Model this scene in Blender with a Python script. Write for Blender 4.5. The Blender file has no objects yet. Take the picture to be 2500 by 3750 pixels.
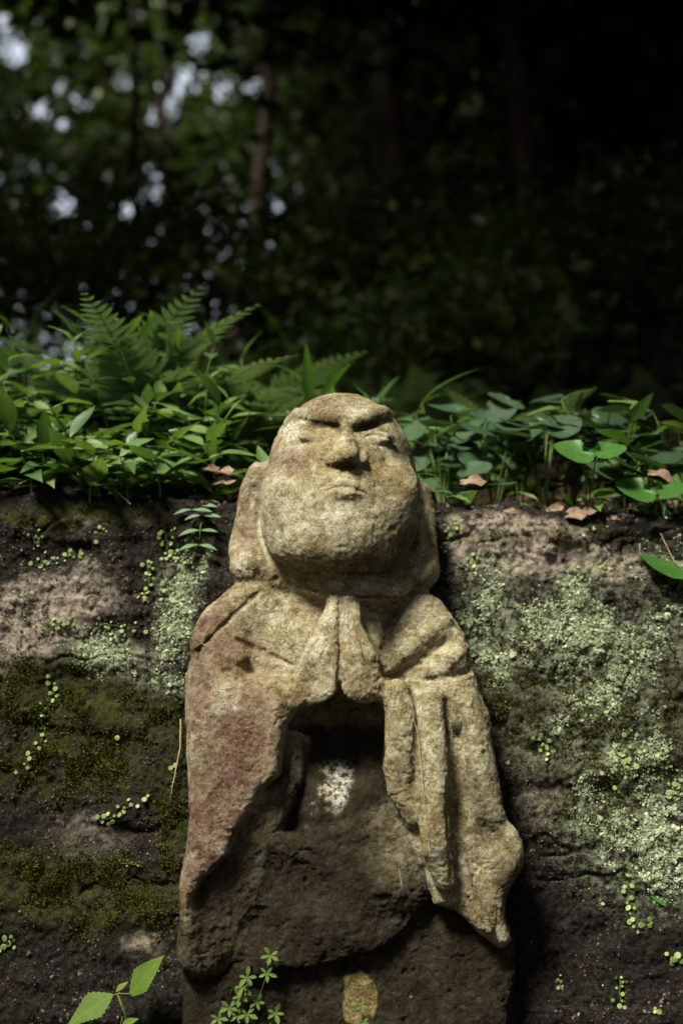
import bpy, math, random
import numpy as np
from mathutils import Vector, Matrix

# ------------------------------------------------------------------ camera, sky, sun, exposure
SC = bpy.context.scene
COL = SC.collection
F = 5208.0                    # focal length in photo pixels (50 mm on a 24x36 portrait frame)
DIST = 1.8                    # metres from lens to the focus plane
UN = DIST / F                 # one unit = size of one photo pixel at the focus plane
PITCH = math.radians(8.0)
CAM = Vector((0.0, 0.0, 1.15))
RIGHT = Vector((1, 0, 0)); FWD = Vector((0, math.cos(PITCH), math.sin(PITCH))); UPV = Vector((0, -math.sin(PITCH), math.cos(PITCH)))

cd = bpy.data.cameras.new('camera'); cam = bpy.data.objects.new('camera', cd); COL.objects.link(cam)
cd.sensor_fit = 'VERTICAL'; cd.sensor_height = 36; cd.sensor_width = 24; cd.lens = 50
cd.clip_start = 0.05; cd.clip_end = 500
cam.location = CAM; cam.rotation_euler = (math.radians(90) + PITCH, 0, 0)
cd.dof.use_dof = True; cd.dof.focus_distance = DIST - 0.055; cd.dof.aperture_fstop = 3.0
SC.camera = cam

SUN_EL, SUN_AZ = math.radians(54), math.radians(-143)      # azimuth from +Y (away from camera) towards +X
sun_dir = Vector((math.cos(SUN_EL)*math.sin(SUN_AZ), math.cos(SUN_EL)*math.cos(SUN_AZ), math.sin(SUN_EL)))
world = bpy.data.worlds.new('World'); SC.world = world; world.use_nodes = True
wn = world.node_tree; bg = wn.nodes['Background']; sky = wn.nodes.new('ShaderNodeTexSky')
sky.sky_type = 'NISHITA'; sky.sun_disc = False; sky.sun_elevation = SUN_EL; sky.sun_rotation = SUN_AZ
hz = wn.nodes.new('ShaderNodeHueSaturation'); hz.inputs['Saturation'].default_value = 0.38; hz.inputs['Value'].default_value = 1.0
wn.links.new(sky.outputs['Color'], hz.inputs['Color']); wn.links.new(hz.outputs['Color'], bg.inputs['Color']); sky.dust_density = 4.0; sky.air_density = 1.0; bg.inputs['Strength'].default_value = 0.15
sd = bpy.data.lights.new('sun', 'SUN'); sun = bpy.data.objects.new('sun', sd); COL.objects.link(sun)
sd.energy = 5.0; sd.angle = math.radians(17.0); sd.color = (1.0, 0.94, 0.83)
sun.rotation_euler = sun_dir.to_track_quat('Z', 'Y').to_euler(); sun.location = sun_dir * 20
SC.view_settings.view_transform = 'Standard'; SC.view_settings.look = 'None'
SC.view_settings.exposure = 1.25; SC.view_settings.gamma = 1.0; SC.view_settings.use_curve_mapping = False
SC.cycles.max_bounces = 5; SC.cycles.transparent_max_bounces = 8

# ------------------------------------------------------------------ helpers
_R = np.array(RIGHT); _Fw = np.array(FWD); _Up = np.array(UPV); _C = np.array(CAM)
def world_of(P):
    """camera-aligned metric units (x right, y up, d towards lens) -> world metres"""
    P = np.asarray(P, float)
    return _C + UN*(P[..., 0:1]*_R + P[..., 1:2]*_Up + (F - P[..., 2:3])*_Fw)
def at(px, py, d):
    """photo pixel + real depth (units in front of the focus plane) -> world Vector"""
    k = (F - d)/F
    return Vector(world_of([(px-1250)*k, (1875-py)*k, d]))

def _hash(i, j, k, seed):
    h = (i*374761393 + j*668265263 + k*2147483647 + seed*974634541) & 0xffffffff
    h = ((h ^ (h >> 13))*1274126177) & 0xffffffff
    h = ((h ^ (h >> 16))*2246822519) & 0xffffffff
    return ((h ^ (h >> 15)) & 0xffffff).astype(np.float32)/np.float32(0xffffff)
def vnoise(P, scale, seed=0):
    """value noise -1..1 at points P (n,3), feature size = scale"""
    q_ = np.asarray(P, np.float64)/scale
    f0 = np.floor(q_); fr = (q_ - f0).astype(np.float32); fr = fr*fr*(3-2*fr)
    i = f0.astype(np.int64)
    out = 0
    for a in (0, 1):
        wa = fr[:, 0] if a else 1-fr[:, 0]
        for b in (0, 1):
            wb = fr[:, 1] if b else 1-fr[:, 1]
            for c in (0, 1):
                wc = fr[:, 2] if c else 1-fr[:, 2]
                out = out + wa*wb*wc*_hash(i[:, 0]+a, i[:, 1]+b, i[:, 2]+c, seed)
    return out*2-1
def fbm(P, scale, octaves=4, seed=0, gain=0.5):
    s = 0; a = 1.0; t = 0
    for o in range(octaves):
        s = s + a*vnoise(P, scale/2**o, seed+o*17); t += a; a *= gain
    return s/t
def sstep(a, b, x):
    t = np.clip((x-a)/(b-a), 0, 1); return t*t*(3-2*t)

def tag(o, label=None, cat=None, group=None, kind=None):
    if label: o['label'] = label
    if cat: o['category'] = cat
    if group: o['group'] = group
    if kind: o['kind'] = kind
    return o
def empty(name, loc=(0, 0, 0)):
    o = bpy.data.objects.new(name, None); COL.objects.link(o); o.location = loc; o.empty_display_size = 0.05
    return o
def mesh_of(name, V, Fc, mat=None, smooth=True):
    me = bpy.data.meshes.new(name)
    V = np.asarray(V, np.float32)
    if isinstance(Fc, np.ndarray):
        n = Fc.shape[1]
        me.vertices.add(len(V)); me.vertices.foreach_set('co', V.ravel())
        me.loops.add(Fc.size); me.loops.foreach_set('vertex_index', Fc.astype(np.int32).ravel())
        me.polygons.add(len(Fc)); me.polygons.foreach_set('loop_start', np.arange(0, Fc.size, n, dtype=np.int32))
        me.update(calc_edges=True)
    else:
        me.from_pydata([tuple(v) for v in V], [], Fc); me.update()
    if smooth: me.polygons.foreach_set('use_smooth', np.ones(len(me.polygons), bool))
    if mat: me.materials.append(mat)
    return me
def put(name, me, parent=None, loc=None):
    o = bpy.data.objects.new(name, me); COL.objects.link(o)
    if parent: o.parent = parent
    if loc is not None: o.location = loc
    return o
def attr(me, name, vals):
    a = me.attributes.new(name, 'FLOAT', 'POINT'); a.data.foreach_set('value', np.asarray(vals, np.float32))

class NT:
    """small node-graph writer"""
    def __init__(s, name):
        s.m = bpy.data.materials.new(name); s.m.use_nodes = True; s.t = s.m.node_tree; s.t.nodes.clear()
        s.out = s.t.nodes.new('ShaderNodeOutputMaterial')
    def n(s, kind, **kw):
        nd = s.t.nodes.new('ShaderNode'+kind)
        for k, v in kw.items():
            if k.startswith('i_'):
                key = k[2:]; key = int(key) if key.isdigit() else key.replace('_', ' ')
                s.set(nd.inputs[key], v)
            else: setattr(nd, k, v)
        return nd
    def set(s, inp, v):
        if isinstance(v, bpy.types.NodeSocket): s.t.links.new(v, inp)
        elif isinstance(v, (tuple, list)) and len(v) == 3 and inp.type == 'RGBA': inp.default_value = (*v, 1)
        else: inp.default_value = v
    def noise(s, scale, detail=4, rough=0.55, vec=None, dist=0.0):
        nd = s.n('TexNoise', i_Scale=scale, i_Detail=detail, i_Roughness=rough, i_Distortion=dist)
        s.set(nd.inputs['Vector'], vec if vec is not None else s.coord()); return nd.outputs['Fac']
    def coord(s):
        if not hasattr(s, 'tc'): s.tc = s.n('NewGeometry').outputs['Position']
        return s.tc
    def ramp(s, fac, stops, interp='LINEAR'):
        r = s.n('ValToRGB'); s.set(r.inputs[0], fac); cr = r.color_ramp; cr.interpolation = interp
        while len(cr.elements) < len(stops): cr.elements.new(0.5)
        for e, (p, c) in zip(cr.elements, stops):
            e.position = p; e.color = (*c, 1) if isinstance(c, (tuple, list)) else (c, c, c, 1)
        return r.outputs['Color']
    def mix(s, fac, a, b, mode='MIX'):
        m = s.n('Mix', data_type='RGBA', blend_type=mode)
        s.set(m.inputs[0], fac); s.set(m.inputs[6], a); s.set(m.inputs[7], b); return m.outputs[2]
    def math(s, op, a, b=0.0, clamp=False):
        m = s.n('Math', operation=op, use_clamp=clamp); s.set(m.inputs[0], a); s.set(m.inputs[1], b); return m.outputs[0]
    def att(s, name): return s.n('Attribute', attribute_name=name).outputs['Fac']
    def rand(s): return s.n('ObjectInfo').outputs['Random']
    def bump(s, h, strength, dist, normal=None):
        b = s.n('Bump', i_Strength=strength, i_Distance=dist, i_Height=h)
        if normal is not None: s.set(b.inputs['Normal'], normal)
        return b.outputs['Normal']
    def bsdf(s, color, rough=0.9, normal=None, spec=0.3, **kw):
        b = s.n('BsdfPrincipled'); s.set(b.inputs['Base Color'], color); s.set(b.inputs['Roughness'], rough)
        s.set(b.inputs['Specular IOR Level'], spec)
        if normal is not None: s.set(b.inputs['Normal'], normal)
        for k, v in kw.items(): s.set(b.inputs[k.replace('_', ' ')], v)
        return b.outputs['BSDF']
    def done(s, sh): s.t.links.new(sh, s.out.inputs['Surface']); return s.m
# ------------------------------------------------------------------ the stone figure: carved as a distance field, then meshed
LEAN = 0.25
YREF = 1875-3000.0
def q(px, py, d):
    dt = d - LEAN*(3000-py); k = (F-dt)/F
    return np.array([(px-1250)*k, (1875-py)*k, dt])
def smin(a, b, k):
    if k <= 0: return np.minimum(a, b)
    h = np.maximum(k-np.abs(a-b), 0)/k
    return np.minimum(a, b) - h*h*k*0.25
class Field:
    def __init__(s, h):
        s.h = h
        s.xs = np.arange(-690, 720, h, dtype=np.float32); s.ys = np.arange(-2420, 540, h, dtype=np.float32)
        s.ds = np.arange(-330, 470, h, dtype=np.float32)
        s.S = np.full((len(s.xs), len(s.ys), len(s.ds)), 500, np.float32)
        s.L = np.zeros(s.S.shape, np.int8)
    def sub(s, lo, hi):
        y0, y1 = lo[1], hi[1]
        dlo = lo[2]+LEAN*(y0-YREF); dhi = hi[2]+LEAN*(y1-YREF)
        r = []
        for a, l, u in ((s.xs, lo[0], hi[0]), (s.ys, y0, y1), (s.ds, dlo, dhi)):
            r.append(slice(max(0, int(np.searchsorted(a, l))-1), min(len(a), int(np.searchsorted(a, u))+1)))
        sl = tuple(r)
        X = s.xs[sl[0]][:, None, None]; Y = s.ys[sl[1]][None, :, None]; DL = s.ds[sl[2]][None, None, :]
        return sl, X, Y, DL-LEAN*(Y-YREF), DL
    def apply(s, fn, lo, hi, k, lab, carve=False):
        pad = k+3*s.h
        sl, X, Y, D, DL = s.sub(np.array(lo)-pad, np.array(hi)+pad)
        v = fn(X, Y, D, DL).astype(np.float32); c = s.S[sl]
        if v.shape != c.shape: v = np.broadcast_to(v, c.shape)
        if carve: s.S[sl] = -smin(-c, v, k)
        else:
            if lab: s.L[sl] = np.where(v < c, lab, s.L[sl])
            s.S[sl] = smin(c, v, k)
    def ell(s, c, r, k=30, lab=0, tilt=0, roll=0, carve=False):
        c = np.asarray(c, float); r = np.asarray(r, float); R = r.max()
        ct, st = math.cos(math.radians(tilt)), math.sin(math.radians(tilt)); cr_, sr = math.cos(math.radians(roll)), math.sin(math.radians(roll))
        def fn(X, Y, D, DL):
            x, y, d = X-c[0], Y-c[1], (D-c[2] if tilt else DL-c[2]-LEAN*(c[1]-YREF))
            x, y = cr_*x+sr*y, -sr*x+cr_*y
            y, d = ct*y - st*d, st*y + ct*d          # tilt > 0: top leans away from the lens
            k0 = np.sqrt((x/r[0])**2+(y/r[1])**2+(d/r[2])**2); k1 = np.sqrt((x/r[0]**2)**2+(y/r[1]**2)**2+(d/r[2]**2)**2)
            return k0*(k0-1)/np.maximum(k1, 1e-6)
        s.apply(fn, c-r.max()*np.array([1, 1, 1.3]), c+r.max()*np.array([1, 1, 1.3]), k, lab, carve)
    def chain(s, pts, k=25, lab=0, carve=False):
        """pts: list of (xyz, radius)"""
        P = np.array([p for p, _ in pts]); Rr = np.array([r for _, r in pts], float)
        def fn(X, Y, D, DL):
            best = None
            for i in range(len(P)-1):
                a, b = P[i], P[i+1]; ab = b-a
                t = np.clip(((X-a[0])*ab[0]+(Y-a[1])*ab[1]+(D-a[2])*ab[2])/max(ab@ab, 1e-6), 0, 1)
                v = np.sqrt((X-a[0]-t*ab[0])**2+(Y-a[1]-t*ab[1])**2+(D-a[2]-t*ab[2])**2) - (Rr[i]+t*(Rr[i+1]-Rr[i]))
                best = v if best is None else np.minimum(best, v)
            return best
        s.apply(fn, (P-Rr[:, None]).min(0), (P+Rr[:, None]).max(0), k, lab, carve)
    def slab(s, poly, front, back, rnd=30, k=25, lab=0, carve=False):
        """extruded outline; front: function (X, Y) -> local depth"""
        pz = [front(*(q(x, y, 0)[:2])) for x, y in poly]
        P = np.array([q(x, y, z)[:2] for (x, y), z in zip(poly, pz)])
        mn, mx = P.min(0), P.max(0)
        def fn(X, Y, D, DL):
            x = X[:, :, 0]; y = Y[:, :, 0]; x, y = np.broadcast_arrays(x, y)
            d2 = np.full(x.shape, 1e12); sg = np.zeros(x.shape, bool)
            for i in range(len(P)):
                a, b = P[i], P[i-1]; e = b-a; wx, wy = x-a[0], y-a[1]
                t = np.clip((wx*e[0]+wy*e[1])/(e@e), 0, 1)
                d2 = np.minimum(d2, (wx-e[0]*t)**2+(wy-e[1]*t)**2)
                c1 = (a[1] > y) != (b[1] > y)
                xi = a[0]+(y-a[1])/(b[1]-a[1] if b[1] != a[1] else 1e-9)*(b[0]-a[0])
                sg ^= c1 & (x < xi)
            pd = np.where(sg, -1, 1)*np.sqrt(d2)
            v = -smin(-pd[:, :, None], -(DL-front(X, Y)), rnd)
            return np.maximum(v, back-DL)
        lo = [mn[0], mn[1], -3000]; hi = [mx[0], mx[1], 3000]
        s.apply(fn, lo, hi, k, lab, carve)
    def surf(s, px, py):
        ds = s.ds[::-1]; Y = np.full(len(ds), 1875.0-py)
        for _ in range(3):
            D = ds-LEAN*(Y-YREF); kk = (F-D)/F; Y = (1875-py)*kk
        X = (px-1250)*kk
        ix = np.clip(np.round((X-s.xs[0])/s.h).astype(int), 0, len(s.xs)-1); iy = np.clip(np.round((Y-s.ys[0])/s.h).astype(int), 0, len(s.ys)-1)
        v = s.S[ix, iy, np.arange(len(ds))[::-1]]
        w = np.nonzero(v < 0)[0]
        if len(w) == 0 or w[0] == 0: return -150.0
        i = w[0]; t = v[i-1]/(v[i-1]-v[i]); return float(ds[i-1]+t*(ds[i]-ds[i-1]))
    def on(s, px, py, off=0.0): return q(px, py, s.surf(px, py)+off)
    def line(s, pts, r, off=0, k=12, lab=0, carve=False):
        """groove or ridge that follows the surface; pts in photo pixels (x, y[, radius])"""
        s.chain([(s.on(p[0], p[1], off), p[2] if len(p) > 2 else r) for p in pts], k, lab, carve)
    def mesh(s):
        S = s.S; nx, ny, nz = S.shape
        ins = S < 0
        cnt = np.zeros((nx-1, ny-1, nz-1), np.int8)
        for a in (0, 1):
            for b in (0, 1):
                for c in (0, 1): cnt += ins[a:nx-1+a, b:ny-1+b, c:nz-1+c]
        act = (cnt > 0) & (cnt < 8)
        I = np.argwhere(act); idx = np.full(act.shape, -1, np.int32); idx[act] = np.arange(len(I))
        acc = np.zeros((len(I), 3)); m = np.zeros(len(I))
        cor = [np.array(c) for c in np.ndindex(2, 2, 2)]
        val = {tuple(c): S[I[:, 0]+c[0], I[:, 1]+c[1], I[:, 2]+c[2]] for c in cor}
        for c in cor:
            for ax in range(3):
                if c[ax]: continue
                e = c.copy(); e[ax] = 1
                va, vb = val[tuple(c)], val[tuple(e)]
                x = (va < 0) != (vb < 0)
                t = np.where(x, va/np.where(x, va-vb, 1), 0)
                p = np.repeat(c[None].astype(float), len(I), 0); p[:, ax] += t
                acc += np.where(x[:, None], p, 0); m += x
        V = I + acc/m[:, None]
        quads = []
        for ax in range(3):
            o = [(1, 2), (2, 0), (0, 1)][ax]
            A = [slice(1, n-1) for n in S.shape]; A[ax] = slice(0, S.shape[ax]-1)
            B = list(A); B[ax] = slice(1, S.shape[ax])
            a_, b_ = ins[tuple(A)], ins[tuple(B)]
            E = np.argwhere(a_ != b_); flip = a_[tuple(E.T)]
            off = np.ones(3, int); off[ax] = 0; E = E+off
            def cell(du, dv):
                e = E.copy(); e[:, o[0]] -= du; e[:, o[1]] -= dv; return idx[tuple(e.T)]
            Q = np.stack([cell(0, 0), cell(1, 0), cell(1, 1), cell(0, 1)], 1)
            Q[~flip] = Q[~flip][:, ::-1]
            quads.append(Q)
        Q = np.concatenate(quads); Q = Q[(Q >= 0).all(1)]
        lab = s.L[I[:, 0], I[:, 1], I[:, 2]]
        DL = s.ds[0]+V[:, 2]*s.h; Y = s.ys[0]+V[:, 1]*s.h; X = s.xs[0]+V[:, 0]*s.h
        return np.stack([X, Y, DL-LEAN*(Y-YREF)], 1), Q, lab
def vnormals(V, Q):
    n = np.cross(V[Q[:, 2]]-V[Q[:, 0]], V[Q[:, 3]]-V[Q[:, 1]]); N = np.zeros_like(V)
    for c in range(4): 
        for a in range(3): N[:, a] += np.bincount(Q[:, c], n[:, a], len(V))
    return N/np.maximum(np.linalg.norm(N, axis=1, keepdims=True), 1e-9)
HEAD, EARL, EARR, NECK, HANDL, HANDR, ROBE, SLL, SLR, LAP, SKIRT = range(1, 12)
def carve_figure(h):
    f = Field(h)
    qq = lambda pts: [(q(x, y, d), r) for x, y, d, r in pts]
    # trunk and shoulders
    f.ell(q(1235, 2420, -40), (430, 330, 165), 40, ROBE)
    f.ell(q(1240, 2850, -150), (500, 560, 190), 60, ROBE)
    f.chain(qq([(930, 2215, -20, 105), (835, 2330, 0, 122), (808, 2500, 40, 128), (800, 2700, 40, 120)]), 60, ROBE)
    f.chain(qq([(1540, 2260, -30, 95), (1606, 2370, -20, 108), (1630, 2490, 10, 112), (1672, 2650, 30, 120)]), 60, ROBE)
    # seat, lap and skirt
    f.ell(q(1270, 4020, -170), (640, 1500, 215), 60, SKIRT)
    f.ell(q(1265, 3290, -140), (600, 420, 190), 60, LAP)
    polyK = [(720, 3180), (860, 3090), (1000, 3060), (1200, 3060), (1400, 2990), (1560, 3060), (1590, 3200), (1582, 3290), (1545, 3355), (1490, 3422), (1404, 3484), (1320, 3517),
             (1225, 3543), (1130, 3557), (1029, 3568), (930, 3602), (810, 3640), (735, 3600), (700, 3400)]
    def frontK(X, Y):
        px = X+1250; py = 1875-Y
        return 132 - 0.00042*(px-1230)**2 - 0.10*(py-3200) + 9*np.sin((px*0.6+py)/70.0) + 7*np.sin((py*0.9-px*0.35)/31.0)
    f.slab(polyK, frontK, -200, 44, 40, LAP)
    f.ell(q(1465, 3130, 20), (120, 190, 85), 40, LAP)
    f.ell(q(1225, 2920, -10), (200, 190, 135), 50, ROBE)
    # neck
    f.ell(q(1290, 2150, 20), (230, 75, 150), 30, NECK)
    # head
    f.ell(q(1250, 1735, -30), (286, 322, 290), 10, HEAD, tilt=25)
    f.ell(q(1242, 1870, 50), (292, 238, 250), 60, HEAD)
    f.ell(q(1232, 1965, 215), (150, 100, 85), 100, HEAD)
    f.chain(qq([(1104, 1945, 70, 132), (1380, 1945, 70, 130)]), 70, HEAD)
    f.ell(q(1240, 1850, -120), (322, 310, 180), 60, HEAD)
    f.ell(q(1240, 2000, 110), (235, 95, 135), 70, HEAD)
    f.chain(qq([(1080, 2080, 0, 95), (1440, 2090, -20, 95)]), 40, NECK)
    f.chain(qq([(985, 1940, -50, 66), (985, 2110, -20, 90)]), 30, NECK); f.chain(qq([(1495, 1940, -70, 66), (1500, 2110, -40, 88)]), 30, NECK)
    f.ell(q(1075, 1790, 150), (110, 100, 80), 80, HEAD)
    f.ell(q(1425, 1795, 150), (105, 100, 80), 80, HEAD)
    # ears
    f.chain(qq([(945, 1728, -60, 40), (922, 1800, -60, 50), (908, 1920, -40, 54), (896, 2010, -5, 60), (908, 2074, 40, 70)]), 40, EARL)
    f.chain(qq([(1548, 1800, -100, 36), (1556, 1900, -90, 42), (1552, 2000, -55, 48), (1556, 2085, 0, 56)]), 40, EARR)
    f.line([(957, 1760), (945, 1880), (958, 1980), (985, 2050)], 9, 2, 14, carve=True)
    f.line([(1530, 1780), (1532, 1900), (1512, 2000)], 8, 0, 12, carve=True)
    f.line([(925, 1790, 16), (905, 1880, 14), (900, 1960, 10)], 14, 8, 14, carve=True)
    # brow, sockets, eyes
    f.line([(1050, 1545, 12), (1090, 1516, 22), (1150, 1512, 28), (1210, 1522, 30), (1258, 1540, 26)], 24, 3, 26, HEAD)
    f.line([(1296, 1546, 26), (1345, 1526, 30), (1400, 1510, 26), (1438, 1522, 10)], 24, 3, 26, HEAD)
    f.line([(1092, 1536, 7), (1140, 1549, 10), (1195, 1560, 13), (1236, 1562, 10)], 12, -3, 9, carve=True)
    f.line([(1300, 1572, 11), (1350, 1562, 14), (1392, 1550, 11), (1426, 1538, 6)], 12, -3, 9, carve=True)
    f.line([(1277, 1490, 5), (1275, 1520, 8), (1272, 1545, 6)], 6, 3, 14, carve=True)
    f.ell(f.on(1146, 1602, -15), (56, 19, 24), 16, HEAD, roll=-4)
    f.ell(f.on(1388, 1606, -15), (58, 20, 24), 16, HEAD, roll=6)
    f.line([(1096, 1598, 4), (1122, 1588, 7), (1150, 1586, 7), (1188, 1594, 4)], 6, 0, 6, carve=True)
    f.line([(1326, 1604, 4), (1352, 1594, 6), (1382, 1589, 7), (1420, 1602, 6), (1448, 1620, 4)], 6, 0, 6, carve=True)
    f.line([(1345, 1626, 3), (1390, 1632, 4), (1432, 1628, 3)], 4, 1, 8, carve=True)
    # nose
    b = f.surf(1180, 1700); b2 = f.surf(1268, 1575)
    f.chain([(q(1266, 1552, b2-10), 20), (q(1266, 1600, b2-1), 25), (q(1271, 1640, b+30), 29), (q(1278, 1668, b+52), 30)], 12, HEAD)
    f.chain([(q(1262, 1610, b2-24), 34), (q(1266, 1672, b+4), 52)], 20, HEAD)
    f.ell(q(1216, 1688, b+4), (28, 20, 32), 14, HEAD); f.ell(q(1324, 1686, b+0), (24, 20, 32), 14, HEAD)
    f.ell(q(1270, 1682, b+24), (48, 20, 34), 14, HEAD)
    f.ell(q(1268, 1716, b+34), (60, 21, 44), 8, carve=True)
    f.line([(1184, 1668, 6), (1176, 1695, 8), (1182, 1724, 6)], 8, 3, 16, carve=True)
    f.line([(1354, 1668, 6), (1360, 1695, 8), (1354, 1724, 6)], 8, 3, 16, carve=True)
    # mouth
    f.ell(f.on(1258, 1775, -34), (96, 62, 50), 50, HEAD)
    f.line([(1196, 1790, 8), (1225, 1775, 14), (1258, 1768, 17), (1292, 1774, 14), (1322, 1794, 8)], 14, -6, 14, HEAD)
    f.ell(f.on(1260, 1804, -12), (56, 19, 22), 22, HEAD)
    f.line([(1188, 1797, 5), (1222, 1788, 4), (1258, 1783, 4), (1294, 1788, 4), (1328, 1803, 6)], 5, 2, 6, carve=True)
    f.line([(1252, 1722, 7), (1256, 1750, 7)], 7, 3, 10, carve=True)
    f.line([(1128, 1735, 4), (1140, 1765, 5), (1160, 1795, 5)], 5, 2, 8, carve=True)
    # dark lower mass on both sides
    f.slab([(1630, 3330), (1860, 3390), (1888, 3470), (1896, 3580), (1872, 3700), (1866, 4200), (1560, 4200), (1590, 3420)], lambda X, Y: 52 - 0.0006*(X+1250-1700)**2, -200, 60, 40, SKIRT)
    f.slab([(700, 3520), (900, 3560), (960, 3700), (960, 4200), (640, 4200), (662, 3700), (664, 3560)], lambda X, Y: 40 - 0.0006*(X+1250-820)**2, -200, 60, 40, SKIRT)
    # neck folds
    f.line([(1125, 2155), (1180, 2172), (1250, 2182), (1400, 2190), (1500, 2186)], 8, 0, 8, carve=True)
    f.line([(1110, 2100), (1200, 2095), (1320, 2105), (1450, 2110)], 8, 0, 10, carve=True)
    # robe edges on the chest
    f.line([(950, 2160, 40), (880, 2205, 60), (805, 2275, 72), (760, 2350, 66)], 34, -52, 30, ROBE)
    f.line([(1012, 2118), (940, 2178), (856, 2252), (782, 2324), (718, 2390)], 8, 1, 9, carve=True)
    f.line([(868, 2342, 8), (930, 2372, 11), (993, 2404, 12), (1078, 2440, 9)], 11, 0, 10, carve=True)
    f.ell(f.on(860, 2402, -20), (52, 34, 38), 14, ROBE)
    f.line([(1632, 2268, 26), (1580, 2320, 34), (1500, 2375, 34), (1430, 2440, 30)], 32, -6, 20, ROBE)
    f.line([(1450, 2235, 20), (1436, 2300, 26), (1412, 2370, 20)], 22, 4, 24, carve=True)
    f.line([(1640, 2338, 12), (1590, 2378, 14), (1530, 2428, 13), (1420, 2478, 10)], 13, 2, 10, carve=True)
    f.line([(1690, 2380, 34), (1640, 2425, 38), (1560, 2470, 32)], 36, -12, 18, ROBE)
    f.line([(1722, 2452, 15), (1680, 2470, 14), (1618, 2486, 13), (1560, 2494, 8)], 14, 2, 12, carve=True)
    # left sleeve (viewer's left)
    polyL = [(705, 2545), (820, 2502), (957, 2480), (1046, 2502), (1066, 2571), (1044, 2679), (1036, 2759), (1026, 2850), (962, 2902), (914, 2991), (859, 3068),
             (823, 3157), (740, 3237), (706, 3300), (716, 3420), (720, 3560), (668, 3572), (645, 3530), (650, 3371), (650, 3264), (672, 3112), (688, 2979), (676, 2759), (680, 2625)]
    def frontL(X, Y):
        px = X+1250; py = 1875-Y
        return 232 - 0.00045*(px-900)**2 - 34*np.exp(-((py-2470)/70.0)**2) - np.clip((py-3200)/400.0, 0, 1)*150 + 16*np.exp(-((px-1010)/40.0)**2)
    f.slab(polyL, frontL, -120, 60, 26, SLL)
    f.slab([(1030, 2690), (1145, 2688), (1165, 2735), (1140, 2810), (1092, 2900), (1040, 2985), (985, 3050), (935, 3080), (930, 3000), (1000, 2900)],
           lambda X, Y: 152 - 0.004*np.clip(X+1250-1060, -40, 200)**2*0.6 - 0.06*(1875-Y-2700), -120, 34, 18, SLL)
    f.slab([(1020, 2870), (1075, 2890), (1050, 3000), (1000, 3110), (960, 3230), (920, 3360), (880, 3480), (800, 3580), (700, 3600), (660, 3500), (690, 3330), (740, 3237), (823, 3157), (859, 3068), (914, 2991), (960, 2905)],
           lambda X, Y: 178 - 0.30*np.clip((X+1250) - (1030-0.52*np.clip(1875-Y-2880, 0, 700)) + 60, 0, 300) - 0.08*(1875-Y-2900), -120, 46, 34, SLL)
    f.line([(1068, 2560), (1046, 2680), (1040, 2780), (1020, 2880)], 9, -30, 12, carve=True)
    f.line([(855, 2780, 7), (885, 2815, 10), (915, 2850, 7)], 8, 3, 8, carve=True)
    f.line([(720, 2600, 8), (735, 2700, 10), (730, 2800, 8)], 9, 5, 18, carve=True)
    f.line([(985, 2530, 12), (968, 2640, 12), (955, 2760, 10)], 12, 8, 25, carve=True)
    # right sleeve: three hanging folds
    polyR = [(1410, 2530), (1500, 2500), (1620, 2510), (1740, 2530), (1790, 2643), (1822, 2803), (1846, 2929), (1856, 3023), (1898, 3103), (1900, 3175), (1856, 3300), (1856, 3389),
             (1872, 3462), (1832, 3484), (1743, 3420), (1671, 3350), (1590, 3325), (1560, 3200), (1500, 3100), (1470, 2960), (1405, 2830), (1400, 2650)]
    def frontR(X, Y):
        px = X+1250; py = 1875-Y
        ridge = 1700+(py-2600)*0.27
        return 152 - 0.0006*(px-1600)**2 + 34*np.exp(-((px-ridge)/55.0)**2) - 26*np.exp(-((px-1672-np.clip(py-3000, 0, 400)*0.08)/36.0)**2)*np.clip((3330-py)/120.0, 0, 1) - np.clip((py-3250)/300.0, 0, 1)*40
    f.slab(polyR, frontR, -120, 55, 26, SLR)
    f.chain(qq([(1455, 2535, 150, 50), (1468, 2650, 162, 68), (1458, 2790, 162, 66), (1472, 2880, 150, 56), (1520, 2985, 140, 44)]), 30, SLR)
    f.chain(qq([(1578, 2560, 145, 48), (1582, 2750, 178, 54), (1586, 2950, 192, 56), (1598, 3110, 190, 52), (1628, 3225, 160, 34)]), 26, SLR)
    f.line([(1530, 2560), (1532, 2680), (1528, 2800), (1522, 2900)], 8, 3, 12, carve=True)
    f.line([(1634, 2570), (1640, 2720), (1640, 2890), (1648, 3060), (1660, 3225)], 13, 0, 10, carve=True)
    f.ell(q(1846, 3110, 70), (56, 72, 70), 70, SLR)
    f.ell(q(1800, 3070, 165), (70, 30, 36), 60, carve=True, roll=-30)
    f.line([(1690, 3150, 18), (1720, 3260, 22), (1790, 3400, 18)], 20, -4, 20, SLR)
    # folded hands
    def hand(poly, sx, lab):
        def fr(X, Y):
            px = X+1250; py = 1875-Y
            u = np.abs(px-1245)
            return 188 + 52*np.clip((py-2190)/190.0, 0, 1) - 0.0026*np.clip(u-22, 0, None)**2 - 16*np.exp(-(u/13.0)**2) - np.clip((py-2500)/110.0, 0, 1)**2*45
        f.slab(poly, fr, 40, 30, 8, lab)
    hand([(1262, 2180), (1206, 2180), (1188, 2236), (1132, 2350), (1092, 2430), (1058, 2530), (1064, 2572), (1092, 2608), (1134, 2620), (1184, 2602), (1228, 2552), (1262, 2500)], -1, HANDL)
    hand([(1232, 2180), (1298, 2178), (1318, 2210), (1326, 2296), (1362, 2360), (1390, 2424), (1402, 2500), (1394, 2566), (1352, 2606), (1304, 2612), (1262, 2572), (1234, 2510)], 1, HANDR)
    f.chain(qq([(1110, 2530, 150, 56), (1010, 2600, 130, 70)]), 20, HANDL)
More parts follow.
